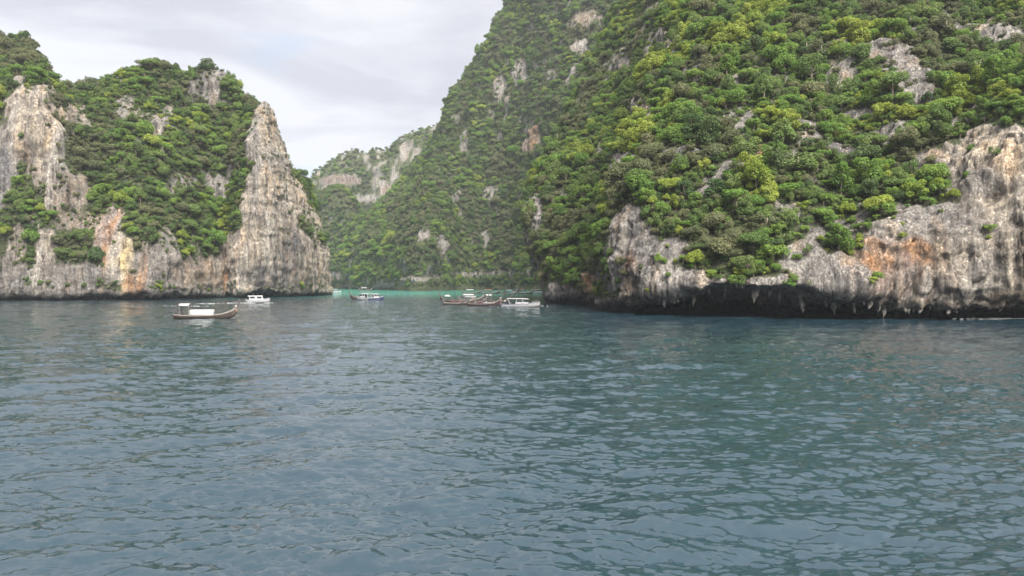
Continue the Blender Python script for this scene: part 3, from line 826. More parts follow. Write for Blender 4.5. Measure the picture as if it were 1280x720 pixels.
PL = []     # every plant: dict arrays per massif
def plant(ms, tag_, spacing, n_try, seed, rmin, rmax, mix, shapes, shrub=False):
    cam_p = np.array((0, 0, EYE))
    def want(p, n, vg, br):
        to = cam_p - p; to /= np.linalg.norm(to, axis=1)[:, None]
        face = sstep(-0.45, 0.0, (n * to).sum(1))
        if shrub:
            clump = sstep(0.08, 0.5, fbm(p * np.array((0.16, 0.16, 0.10)) + 33, 4))
            d = np.clip(0.55 * vg + (1 - vg) * (0.02 + 0.6 * clump), 0, 1) * sstep(-0.35, 0.05, n[:, 2]) * (1 - 0.985 * sstep(0.5, 0.9, br))
        else:
            d = sstep(0.35, 0.75, vg) * sstep(-0.5, -0.1, n[:, 2])
        return d * face * (p[:, 2] > 3.2) * (p[:, 2] < EYE + 0.46 * p[:, 1]) + 1e-9
    pt, n, vg = scatter(ms, n_try, spacing, seed, want, shrub)
    rg = np.random.default_rng(seed + 1)
    ok = pt[:, 2] > 3.0
    pt, n, vg = pt[ok], n[ok], vg[ok]
    m = len(pt)
    r = rmin + (rmax - rmin) * rg.random(m) ** 1.7
    # colours come in stands: noise picks the species
    f1 = fbm(pt * 0.045 + 7, 4) * 0.9 + rg.normal(0, 0.20, m)
    f2 = fbm(pt * 0.09 + 57, 3) * 0.9 + rg.normal(0, 0.25, m)
    cut = np.cumsum(mix) / np.sum(mix)
    rank = np.argsort(np.argsort(f1 + 0.35 * f2)) / m
    ci = np.searchsorted(cut, rank)
    si = rg.integers(0, len(shapes), m)
    kind = np.array([KIND[(shapes[s], COLS[min(c, 4)])][2] for s, c in zip(si, ci)])
    sc = r / 3.0
    rot = np.zeros((m, 3)); rot[:, 2] = rg.uniform(0, 2 * np.pi, m)
    # lean out from the face a little: stored as an XYZ euler built from a tilt towards the outward normal
    tilt = np.clip(0.38 * (1 - np.clip(n[:, 2], 0, 1)) + rg.normal(0, 0.08, m), -0.1, 0.55)
    for i in range(m):
        h = Vector((n[i, 0], n[i, 1], 0))
        if h.length < 1e-4: h = Vector((0, -1, 0))
        h.normalize()
        ax = Vector((0, 0, 1)).cross(h)
        e = (Matrix.Rotation(tilt[i], 3, ax) @ Matrix.Rotation(rot[i, 2], 3, 'Z')).to_euler()
        rot[i] = e
    base = pt - n * (0.25 * sc)[:, None]
    sz = sc * rg.uniform(0.8, 1.2, m)
    PL.append(dict(tag=tag_, shrub=shrub, p=base, rot=rot, s=np.stack([sc * rg.uniform(0.78, 1.22, m), sc * rg.uniform(0.78, 1.22, m), sz], 1), kind=kind, r=r, n=n, own=np.zeros(m, bool)))

TS = ['round', 'umbrella', 'round', 'loose', 'tall', 'loose']
SS = ['shrub', 'shrub', 'round', 'loose']
#                                              bright fresh mid dark olive
plant(NEAR, 'near', 3.9, 5000, 20, 2.1, 4.0, (1.6, 2.2, 2.0, 0.8, 1.6), TS)
plant(NEAR, 'near', 1.75, 26000, 21, 1.0, 2.3, (1.7, 2.6, 2.3, 0.8, 1.6), TS)
plant(NEAR, 'near', 1.05, 24000, 22, 0.5, 1.5, (0.8, 1.2, 1.6, 0.8, 3.0), SS, True)
plant(FLANK, 'flank', 4.2, 3000, 30, 2.2, 4.0, (0.9, 2.4, 2.4, 0.9, 1.6), TS)
plant(FLANK, 'flank', 2.1, 14000, 31, 1.1, 2.5, (0.9, 2.4, 2.6, 1.0, 2.2), TS)
plant(FLANK, 'flank', 1.5, 12000, 32, 0.6, 1.6, (0.5, 1.0, 1.6, 0.8, 3.0), SS, True)
plant(MID, 'mid', 6.0, 5000, 40, 3.0, 5.4, (0.5, 2.0, 2.4, 1.6, 1.8), TS)
plant(MID, 'mid', 3.0, 24000, 41, 1.6, 3.4, (0.4, 1.8, 2.6, 1.8, 2.4), TS)
plant(MID, 'mid', 2.5, 20000, 42, 1.0, 2.4, (0.2, 0.8, 1.6, 1.0, 3.0), SS, True)
plant(LEFT, 'left', 4.4, 5000, 50, 2.2, 4.2, (0.6, 1.5, 2.4, 1.9, 1.8), TS)
plant(LEFT, 'left', 2.1, 24000, 51, 1.1, 2.6, (0.6, 1.7, 2.5, 1.7, 2.0), TS)
plant(LEFT, 'left', 1.4, 20000, 52, 0.6, 1.6, (0.3, 0.8, 1.6, 1.2, 3.0), SS, True)
plant(DOME, 'dome', 3.6, 7000, 61, 1.8, 4.4, (0.1, 0.8, 2.6, 2.0, 1.8), TS)
plant(FAR, 'far', 4.2, 12000, 71, 1.8, 4.2, (0.3, 1.0, 2.0, 1.4, 4.4), TS)

# ---- the plants that show largest become things of their own
def place_words(tag_, u, v, shrub):
    if tag_ == 'left':
        if u < 82: return 'on the headland cliff under its rounded summit knob'
        if u < 225: return 'on the wooded middle slope of the left headland'
        if u < 300: return 'in the dark hollow left of the bare pinnacle'
        return 'beside the bare tan pinnacle of the headland'
    if tag_ == 'flank':
        if v > 300: return 'low on the cliff shoulder beside the lagoon mouth'
        return 'on the cliff shoulder behind the rock nose'
    if tag_ == 'near':
        marks = ((775, 320, 'the bare rock nose'), (930, 360, 'the sea cave'), (1112, 320, 'the orange-stained hollow'), (1235, 300, 'the pale tan wall'), (1124, 85, 'the bare grey crag'),
                 (951, 196, 'the small orange scar'), (810, 110, 'the pale rock rib'), (1065, 180, 'the dark ledges under the grey crag'), (960, 60, 'the cliff brow'), (1245, 60, 'the crag-side gully'), (860, 200, 'the broken grey outcrop'), (1010, 270, 'the leafy ledge over the cave'))
        mu, mv, nm = min(marks, key=lambda m: (m[0] - u) ** 2 + (m[1] - v) ** 2)
        rel = 'close beside' if math.hypot(mu - u, mv - v) < 32 else 'above' if v < mv - 22 else 'below' if v > mv + 22 else 'beside'
        if nm in ('the sea cave', 'the pale tan wall') and rel == 'below': rel = 'beside'
        return 'growing %s %s' % (rel, nm)
    return 'on the mountain above the lagoon'
dg = bpy.context.evaluated_depsgraph_get()
def visible(p):
    o = Vector((0, 0, EYE)); d = Vector(p) - o; l = d.length; d.normalize()
    hit, loc, *_ = SC.ray_cast(dg, o, d)
    return (not hit) or (loc - o).length > l - 3.0
def promote(shrub, count):
    cand = []
    for gi, g in enumerate(PL):
        if g['shrub'] != shrub or g['tag'] not in ('near', 'flank', 'left'): continue
        c = g['p'] + np.array([0, 0, 1.0]) * g['r'][:, None] * 0.9
        u, v = proj(c)
        ap = g['r'] / c[:, 1]
        for i in np.nonzero((u > 4) & (u < 1276) & (v > 4) & (v < 372))[0]:
            cand.append((ap[i], gi, i, u[i], v[i], c[i]))
    cand.sort(key=lambda t: -t[0])
    n = 0
    for ap, gi, i, u, v, c in cand:
        if n >= count: break
        g = PL[gi]
        if not visible(c - np.array([0, 1.0, 0])): continue
        shape, col = order[g['kind'][i]]
        crown, trunk, k, both = KIND[(shape, col)]
        w = place_words(g['tag'], u, v, shrub)
        g['own'][i] = True
        r_ = g['r'][i] * (2.4 if shrub else 1.0)
        sw = 'large' if r_ > 3.0 else 'medium-sized' if r_ > 2.5 else 'small'
        if shrub:
            lab = '%s %s shrub %s' % (sw, col, w)
            o = link('shrub', both)
        else:
            form = {'round': 'round-crowned tree', 'umbrella': 'flat-topped tree', 'tall': 'tall narrow tree', 'loose': 'thin-crowned tree'}.get(shape, 'bushy tree')
            lab = '%s %s %s %s' % (sw, col, form, w)
            o = link('broadleaf_tree', None)
            link('trunk', trunk, o); link('crown', crown, o)
        o.location = g['p'][i]; o.rotation_euler = g['rot'][i]; o.scale = g['s'][i]
        tag(o, lab, 'shrub' if shrub else 'tree', lab.replace('tree', 'trees').replace('shrub', 'shrubs'))
        n += 1
promote(False, 300)
promote(True, 250)

# ---- the rest of the wood: one object for each massif
def gn_group():
    ng = bpy.data.node_groups.new('wood', 'GeometryNodeTree')
    ng.interface.new_socket('Geometry', in_out='INPUT', socket_type='NodeSocketGeometry')
    ng.interface.new_socket('Geometry', in_out='OUTPUT', socket_type='NodeSocketGeometry')
    N = ng.nodes.new; L = ng.links.new
    gi = N('NodeGroupInput'); go = N('NodeGroupOutput')
    ci = N('GeometryNodeCollectionInfo'); ci.inputs['Collection'].default_value = TPL
    ci.inputs['Separate Children'].default_value = True; ci.inputs['Reset Children'].default_value = True
    io = N('GeometryNodeInstanceOnPoints'); io.inputs['Pick Instance'].default_value = True
    def named(nm, ty):
        a = N('GeometryNodeInputNamedAttribute'); a.data_type = ty; a.inputs['Name'].default_value = nm
        return a.outputs['Attribute']
    L(gi.outputs[0], io.inputs['Points']); L(ci.outputs[0], io.inputs['Instance'])
    L(named('kind', 'INT'), io.inputs['Instance Index'])
    L(named('rot', 'FLOAT_VECTOR'), io.inputs['Rotation'])
    L(named('scl', 'FLOAT_VECTOR'), io.inputs['Scale'])
    L(io.outputs[0], go.inputs[0])
    return ng
GN = gn_group()
WOOD = {'near': 'dense mixed green trees and shrubs covering the near cliff', 'flank': 'dense green trees covering the cliff shoulder behind the rock nose',
        'mid': 'green forest covering the tall middle mountain', 'left': 'dark green forest covering the left headland',
        'dome': 'green forest covering the rounded dome in the lagoon', 'far': 'hazy grey-green forest on the far ridge'}
for key, lab in WOOD.items():
    gs = [g for g in PL if g['tag'] == key]
    sel = [~g['own'] for g in gs]
    p = np.concatenate([g['p'][s] for g, s in zip(gs, sel)])
    rot = np.concatenate([g['rot'][s] for g, s in zip(gs, sel)])
    scl = np.concatenate([g['s'][s] for g, s in zip(gs, sel)])
    kd = np.concatenate([g['kind'][s] for g, s in zip(gs, sel)])
    me = bpy.data.meshes.new('forest')
    me.vertices.add(len(p)); me.vertices.foreach_set('co', p.ravel())
    a = me.attributes.new('kind', 'INT', 'POINT'); a.data.foreach_set('value', kd.astype(np.int32))
    a = me.attributes.new('rot', 'FLOAT_VECTOR', 'POINT'); a.data.foreach_set('vector', rot.astype(np.float32).ravel())
    a = me.attributes.new('scl', 'FLOAT_VECTOR', 'POINT'); a.data.foreach_set('vector', scl.astype(np.float32).ravel())
    o = link('forest', me)
    md = o.modifiers.new('wood', 'NODES'); md.node_group = GN
    tag(o, lab, 'forest', None, 'stuff')
    print('forest', key, len(p), 'own', sum(int(g['own'].sum()) for g in gs))

# ---- dead, bare trees: pale forked trunks among the green
def snag(seed):
    rg = np.random.default_rng(seed); vs, fs = [], []
    def add(pv):
        o = len(vs); vs.extend(pv[0]); fs.extend([tuple(i + o for i in f) for f in pv[1]])
    h = rg.uniform(5.0, 7.5)
    tr = [np.array((0, 0, -0.8)), np.array((rg.normal(0, .2), rg.normal(0, .2), h * 0.4)), np.array((rg.normal(0, .5), rg.normal(0, .3), h * 0.75)), np.array((rg.normal(0, .8), rg.normal(0, .4), h))]
    add(tube(tr, [0.22, 0.17, 0.11, 0.04]))
    bm_, bf = [], []
    for k in range(9):
        t = rg.uniform(0.35, 0.95); i = min(int(t * 3), 2); f = t * 3 - i
        s0 = tr[i] * (1 - f) + tr[i + 1] * f
        a = rg.uniform(0, 6.28); l = rg.uniform(0.8, 2.2)
        d = np.array((math.cos(a), math.sin(a) * 0.6, rg.uniform(0.2, 0.9)))
        m = s0 + d * l * 0.5 + rg.normal(0, 0.15, 3); e = s0 + d * l + np.array((0, 0, 0.3))
        o = len(bm_); tv = tube([s0, m, e], [0.07, 0.05, 0.02], 5); bm_.extend(tv[0]); bf.extend([tuple(q + o for q in ff) for ff in tv[1]])
    return (vs, fs), (bm_, bf)
SN = [(690, 272, 'FLANK', 'pale dead tree standing on the cliff shoulder above the lagoon mouth'), (205, 205, 'LEFT', 'pale dead tree on the wooded slope of the left headland')]
for k, (u, v, ms, lab) in enumerate(SN):
    ms = globals()[ms]
    uu, vv = proj(ms.p)
    i = int(np.argmin((uu - u) ** 2 + (vv - v) ** 2 + np.where(ms.n[:, 1] > 0.2, 1e5, 0)))
    e = bpy.data.objects.new('dead_tree', None); COL.objects.link(e)
    e.location = ms.p[i] + ms.n[i] * 0.8; e.rotation_euler = (0.12, 0.1 * (-1) ** k, k)
    tag(e, lab, 'dead tree')
    (tv, tf), (bv, bf) = snag(300 + k)
    link('trunk', mesh_from('trunk', tv, tf, [M_PALE_BARK], None, None, True), e)
    link('branches', mesh_from('branches', bv, bf, [M_PALE_BARK], None, None, True), e)
# ------------------------------------------------------------------ boats
M_WHITE = simple('white_gelcoat', (0.27, 0.27, 0.275), 0.35, var=0.06)
M_TARP = simple('white_tarp', (0.25, 0.25, 0.25), 0.8, var=0.10)
M_WOOD = simple('brown_hull_wood', (0.035, 0.024, 0.018), 0.6, var=0.35, scale=1.2)
M_TANW = simple('weathered_tan_wood', (0.115, 0.098, 0.086), 0.7, var=0.22, scale=1.2)
M_DARKW = simple('dark_wood', (0.045, 0.035, 0.030), 0.6, var=0.3)
M_REDW = simple('maroon_hull_paint', (0.030, 0.012, 0.013), 0.5, var=0.25)
M_GREYC = simple('grey_canvas', (0.13, 0.13, 0.13), 0.85, var=0.15)
M_BLUEC = simple('pale_blue_canvas', (0.16, 0.22, 0.235), 0.8, var=0.1)
M_ORC = simple('orange_canvas', (0.16, 0.07, 0.045), 0.8, var=0.15)
M_METAL = simple('engine_metal', (0.022, 0.022, 0.025), 0.5, 0.0, var=0.3)
M_GLASS = simple('dark_window', (0.02, 0.025, 0.03), 0.12, var=0.1)
M_NAVY = simple('navy_paint', (0.03, 0.04, 0.09), 0.35, var=0.1)
M_CLOTHS = {'red': simple('red_cloth', (0.16, 0.025, 0.025), 0.85), 'pink': simple('pink_cloth', (0.22, 0.085, 0.10), 0.85), 'dark': simple('dark_cloth', (0.02, 0.022, 0.03), 0.85),
            'orange': simple('orange_cloth', (0.24, 0.08, 0.025), 0.85), 'white': simple('white_cloth', (0.26, 0.26, 0.26), 0.85), 'green': simple('green_cloth', (0.04, 0.14, 0.10), 0.85)}
M_SKIN = simple('skin', (0.12, 0.07, 0.045), 0.6)
M_HAIR = simple('hair', (0.012, 0.010, 0.010), 0.6)
M_PEACH = simple('garland_cloth', (0.16, 0.095, 0.075), 0.85, var=0.2)

class MB:
    def __init__(s): s.v = []; s.f = []
    def add(s, vs, fs):
        o = len(s.v); s.v += [tuple(float(c) for c in v) for v in vs]; s.f += [tuple(i + o for i in f) for f in fs]
        return s
    def box(s, c, d, tilt=0.0, bev=0.0):
        x, y, z = (k * 0.5 for k in d)
        b = min(bev, x, y, z)
        vs = []
        for sz in (-1, 1):
            for (sx, sy) in ((-1, -1), (1, -1), (1, 1), (-1, 1)):
                px, py, pz = sx * (x - (b if sz > 0 else 0)), sy * (y - (b if sz > 0 else 0)), sz * z
                vs.append((c[0] + px * math.cos(tilt) + pz * math.sin(tilt), c[1] + py, c[2] + pz * math.cos(tilt) - px * math.sin(tilt)))
        return s.add(vs, [(3, 2, 1, 0), (4, 5, 6, 7), (0, 1, 5, 4), (1, 2, 6, 5), (2, 3, 7, 6), (3, 0, 4, 7)])
    def tube(s, path, radii, n=6): return s.add(*tube(path, radii, n))
    def loft(s, secs, close=False, caps=True):
        k = len(secs[0]); vs = [p for q in secs for p in q]; fs = []
        for i in range(len(secs) - 1):
            for j in range(k if close else k - 1):
                j2 = (j + 1) % k
                fs.append((i * k + j, i * k + j2, (i + 1) * k + j2, (i + 1) * k + j))
        if caps:
            fs.append(tuple(range(k))[::-1]); fs.append(tuple((len(secs) - 1) * k + j for j in range(k)))
        return s.add(vs, fs)
    def build(s, name, mat, parent=None, smooth=False):
        me = bpy.data.meshes.new(name); me.from_pydata(s.v, [], s.f); me.materials.append(mat)
        bm = bmesh.new(); bm.from_mesh(me); bmesh.ops.recalc_face_normals(bm, faces=bm.faces); bm.to_mesh(me); bm.free()
        if smooth: me.polygons.foreach_set('use_smooth', np.ones(len(me.polygons), bool))
        return link(name, me, parent)
def thing(name, label, cat, x, y, heading, group=None, z=0.0):
    e = bpy.data.objects.new(name, None); COL.objects.link(e)
    e.location = (x, y, z); e.rotation_euler = (0, 0, R(heading)); e.empty_display_size = 0.5
    return tag(e, label, cat, group)
def at(u, d): return ((u - CX) / F * d, d)

def lerp_tab(tab, t):
    xs = [a[0] for a in tab]
    return np.array([np.interp(t, xs, [a[k] for a in tab]) for k in range(1, len(tab[0]))])
def longtail(label, u, d, heading, length=11.5, hull=None, strake=None, roof='small', roofmat=None, tarp=True, garland=True, small=False, roof_x=None, posts=4):
    x, y = at(u, d)
    root = thing('longtail_boat', label, 'boat', x, y, heading, 'wooden longtail boats in the bay')
    hull = hull or M_WOOD; strake = strake or M_TANW
    #      t     halfbeam sheer keel
    tab = [(0.0, 0.62, 0.80, -0.10), (0.12, 0.82, 0.62, -0.28), (0.35, 0.98, 0.52, -0.36), (0.6, 0.95, 0.60, -0.36), (0.78, 0.72, 0.90, -0.32), (0.90, 0.36, 1.40, -0.10), (0.97, 0.12, 1.92, 0.55), (1.0, 0.04, 2.15, 1.30)]
    n = 15 if small else 27
    S = []
    for k in range(n):
        t = k / (n - 1); S.append((t, -length / 2 + t * length) + tuple(lerp_tab(tab, t)))
    h = MB()
    h.loft([[(X, b, s * 0.62 + kz * 0.10), (X, b * 0.93, (s + kz) * 0.32), (X, b * 0.55, kz * 0.75), (X, 0, kz), (X, -b * 0.55, kz * 0.75), (X, -b * 0.93, (s + kz) * 0.32), (X, -b, s * 0.62 + kz * 0.10)] for (t, X, b, s, kz) in S])
    h.build('hull', hull, root, True)
    for sd in (1, -1):
        st = MB()
        st.loft([[(X, sd * (b + 0.015), s * 0.60 + kz * 0.10), (X, sd * (b + 0.07), s), (X, sd * (b - 0.02), s + 0.03), (X, sd * max(b - 0.06, 0.0), s * 0.60 + kz * 0.1)] for (t, X, b, s, kz) in S], True)
        st.build('side_strake', strake, root, True)
    dk = MB(); dk.loft([[(X, b * 0.9, s * 0.45), (X, -b * 0.9, s * 0.45)] for (t, X, b, s, kz) in S[: int(n * 0.86)]], False, False)
    dk.build('deck', M_TANW, root)
    pw = MB()
    L2 = length / 2
    pw.loft([[(L2 - 0.9 + a, w, zz), (L2 - 0.9 + a + e, w, zz + 0.05), (L2 - 0.9 + a + e, -w, zz + 0.05), (L2 - 0.9 + a, -w, zz)] for a, e, w, zz in ((0.3, 0.35, 0.12, 1.3), (0.78, 0.34, 0.12, 2.05), (1.12, 0.30, 0.11, 2.75), (1.42, 0.26, 0.09, 3.4))], True)
    prow = pw.build('prow_post', M_DARKW, root)
    if garland:
        g = MB(); g.tube([(L2 - 0.25, 0, 1.95), (L2 - 0.08, 0, 2.32)], [0.22, 0.20], 8); g.build('garland', M_TARP, prow, True)
        g = MB(); g.loft([[(L2 - 0.12, 0.10, 1.9), (L2 + 0.10, 0.10, 1.8), (L2 + 0.10, -0.10, 1.8), (L2 - 0.12, -0.10, 1.9)], [(L2 - 0.2, 0.13, 1.4), (L2 + 0.12, 0.12, 1.3), (L2 + 0.12, -0.12, 1.3), (L2 - 0.2, -0.13, 1.4)], [(L2 - 0.3, 0.06, 0.9), (L2 - 0.02, 0.06, 0.85), (L2 - 0.02, -0.06, 0.85), (L2 - 0.3, -0.06, 0.9)]], True)
        g.build('prow_cloth', M_PEACH, prow, True)
    for bx in ((-0.30, 0.05, 0.22) if not tarp else (0.18, 0.27)):
        MB().box((bx * length, 0, 0.58), (0.32, 1.5, 0.06)).build('bench', M_TANW, root)
    if tarp:
        tp = MB(); secs = []
        for xx in np.linspace(-0.24, 0.13, 8) * length:
            secs.append([(xx, 0.85 * math.cos(a), 0.62 + 0.98 * max(0, math.sin(a)) ** 0.45) for a in np.linspace(0, math.pi, 11)])
        tp.loft(secs); tp.build('tarp_cover', M_TARP, root, True)
    if roof:
        ln, wd, zz = {'small': (1.9, 1.5, 2.45), 'long': (length * 0.42, 1.9, 2.2), 'umbrella': (2.0, 2.0, 2.5)}[roof]
        cx = roof_x if roof_x is not None else {'small': -0.33, 'long': -0.12, 'umbrella': -0.36}[roof]
        cx *= length
        rf = MB()
        if roof == 'umbrella':
            ring = lambda r, z: [(cx + r * math.cos(a), r * math.sin(a), z) for a in np.linspace(0, 2 * math.pi, 13)[:-1]]
            rf.loft([ring(1.15, zz - 0.1), ring(0.8, zz + 0.17), ring(0.4, zz + 0.34), ring(0.04, zz + 0.42)], True)
            rf.build('umbrella', roofmat or M_TARP, root, True)
            m = MB(); m.tube([(cx, 0, 0.3), (cx, 0, zz + 0.35)], [0.03, 0.03]); m.build('umbrella_pole', M_METAL, root)
        else:
            arc = [(wd * 0.5 * math.sin(a), 0.42 * math.cos(a) - 0.15) for a in np.linspace(-1.5, 1.5, 9)]
            secs = [[(xx, yy, zz + q) for yy, q in arc] + [(xx, yy, zz + q - 0.10) for yy, q in arc[::-1]] for xx in np.linspace(cx - ln / 2, cx + ln / 2, 4)]
            rf.loft(secs, True); rf.build('roof', roofmat or M_TARP, root, True)
            for k in range(posts // 2):
                xx = cx - ln / 2 + 0.12 + (ln - 0.24) * k / max(1, posts // 2 - 1)
                for sd in (1, -1):
                    m = MB(); m.tube([(xx, sd * wd * 0.46, 0.45), (xx, sd * wd * 0.46, zz + 0.06)], [0.07, 0.07]); m.build('roof_post', M_TANW, root)
    xs = -length / 2
    m = MB(); m.box((xs + 0.25, 0, 1.28), (1.05, 0.5, 0.62), -0.12, 0.08).box((xs + 0.55, 0, 1.66), (0.4, 0.34, 0.28), 0, 0.05).tube([(xs + 0.3, 0, 0.5), (xs + 0.3, 0, 1.1)], [0.12, 0.12])
    en = m.build('engine', M_METAL, root)
    m = MB(); m.tube([(xs - 0.15, 0, 1.28), (xs - 2.6, 0, 0.42)], [0.11, 0.08]).tube([(xs + 0.6, 0, 1.25), (xs + 1.5, 0.1, 1.45)], [0.03, 0.03]); m.build('tail_shaft', M_METAL, en)
    m = MB()
    for a in (0, 2.09, 4.19):
        m.box((xs - 2.62, 0.12 * math.cos(a), 0.42 + 0.12 * math.sin(a)), (0.05, 0.14, 0.14), 0.3)
    m.build('propeller', M_METAL, en)
    return root

def speedboat(label, u, d, heading, length=9.8, hull=None, stripe=None, open_stern=True, roof=True, small=False, rear_frame=True):
    x, y = at(u, d)
    root = thing('speedboat', label, 'boat', x, y, heading, 'white speedboats in the bay')
    hm = hull or M_WHITE
    tab = [(0.0, 1.22, 0.78, -0.32), (0.3, 1.35, 0.82, -0.40), (0.6, 1.30, 0.98, -0.40), (0.82, 0.92, 1.18, -0.20), (0.94, 0.45, 1.30, 0.25), (1.0, 0.06, 1.36, 0.95)]
    n = 21
    S = [(k / (n - 1), -length / 2 + length * k / (n - 1)) + tuple(lerp_tab(tab, k / (n - 1))) for k in range(n)]
    h = MB(); h.loft([[(X, b, s), (X, b * 0.96, s * 0.45), (X, b * 0.82, 0.05 + kz * 0.2), (X, 0, kz), (X, -b * 0.82, 0.05 + kz * 0.2), (X, -b * 0.96, s * 0.45), (X, -b, s)] for t, X, b, s, kz in S])
    hu = h.build('hull', hm, root, True)
    for sd in (1, -1):
        m = MB(); m.loft([[(X, sd * (b + 0.012), s - 0.12), (X, sd * (b + 0.05), s - 0.06), (X, sd * (b + 0.012), s)] for t, X, b, s, kz in S[:-1]], False, False); m.build('rubbing_strake', stripe or M_NAVY, hu)
    dk = MB(); dk.loft([[(X, b * 0.98, s - 0.02), (X, 0, s + 0.06), (X, -b * 0.98, s - 0.02)] for t, X, b, s, kz in S[int(n * 0.62):]], False, False); dk.build('foredeck', M_WHITE, root)
    fl = MB(); fl.loft([[(X, b * 0.9, 0.35), (X, -b * 0.9, 0.35)] for t, X, b, s, kz in S[: int(n * 0.7)]], False, False); fl.build('cockpit_floor', M_GREYC, root)
    L = length
    if roof:
        z = 2.22
        arc = [(1.22 * math.sin(a), 0.16 * math.cos(a)) for a in np.linspace(-1.4, 1.4, 9)]
        secs = [[(xx, yy * w, z + q - dz) for yy, q in arc] + [(xx, yy * w, z + q - 0.09 - dz) for yy, q in arc[::-1]] for xx, w, dz in ((-0.36 * L, 0.9, 0.10), (-0.34 * L, 1.0, 0.0), (0.05 * L, 1.0, 0.0), (0.17 * L, 0.95, 0.08), (0.21 * L, 0.84, 0.20))]
        r = MB(); r.loft(secs, True); rf = r.build('hardtop', M_WHITE, root, True)
        for sd in (1, -1):
            for x0, x1 in ((-0.34, -0.27), (-0.10, -0.13), (0.02, 0.10)):
                m = MB(); m.tube([(x0 * L, sd * 1.12, 2.24), (x1 * L, sd * 1.26, 0.85)], [0.07, 0.08]); m.build('roof_pillar', M_WHITE, root)
            for x0, x1 in ((-0.085, 0.0), (0.035, 0.13)):
                m = MB(); m.add([(x0 * L, sd * 1.14, 2.12), (x1 * L, sd * 1.12, 2.10), (x1 * L + 0.25, sd * 1.24, 1.32), (x0 * L - 0.1, sd * 1.26, 1.32), (x0 * L, sd * 1.11, 2.12), (x1 * L, sd * 1.09, 2.10), (x1 * L + 0.25, sd * 1.21, 1.32), (x0 * L - 0.1, sd * 1.23, 1.32)],
                                [(0, 1, 2, 3), (7, 6, 5, 4), (0, 4, 5, 1), (1, 5, 6, 2), (2, 6, 7, 3), (3, 7, 4, 0)]); m.build('side_window', M_GLASS, root)
            m = MB(); m.loft([[(xx, sd * 1.27, 0.78), (xx, sd * 1.30, 1.05), (xx, sd * 1.25, 1.34), (xx, sd * 1.20, 1.34), (xx, sd * 1.2, 0.78)] for xx in np.linspace(-0.12 * L, 0.2 * L, 4)], True); m.build('cabin_side', M_WHITE, root)
        m = MB(); m.add([(0.20 * L, 1.0, 2.03), (0.20 * L, -1.0, 2.03), (0.29 * L, -0.95, 1.26), (0.29 * L, 0.95, 1.26), (0.20 * L - 0.04, 1.0, 2.03), (0.20 * L - 0.04, -1.0, 2.03), (0.29 * L - 0.05, -0.95, 1.22), (0.29 * L - 0.05, 0.95, 1.22)], [(0, 1, 2, 3), (7, 6, 5, 4), (0, 4, 5, 1), (1, 5, 6, 2), (2, 6, 7, 3), (3, 7, 4, 0)])
        m.build('windscreen', M_GLASS, root)
    for sd in (1, -1):
        m = MB(); m.box((-0.1 * L, sd * 0.95, 0.6), (0.4 * L, 0.42, 0.45), 0, 0.05); m.build('bench_seat', M_WHITE, root)
        m = MB(); m.box((-L / 2 - 0.2, sd * 0.42, 0.95), (0.55, 0.4, 0.6), -0.15, 0.12).box((-L / 2 - 0.28, sd * 0.42, 0.35), (0.25, 0.14, 0.9), -0.1); m.build('outboard_motor', M_GREYC if small else M_METAL, root)
    if not small:
        m = MB()
        pts = [(0.30 * L, 1.0, 1.55), (0.40 * L, 0.62, 1.62), (0.48 * L, 0.12, 1.68), (0.48 * L, -0.12, 1.68), (0.40 * L, -0.62, 1.62), (0.30 * L, -1.0, 1.55)]
        m.tube(pts, [0.025] * 6, 5)
        for p in pts: m.tube([p, (p[0], p[1], 1.05)], [0.02, 0.02], 4)
        m.build('bow_rail', M_WHITE, root)
    return root

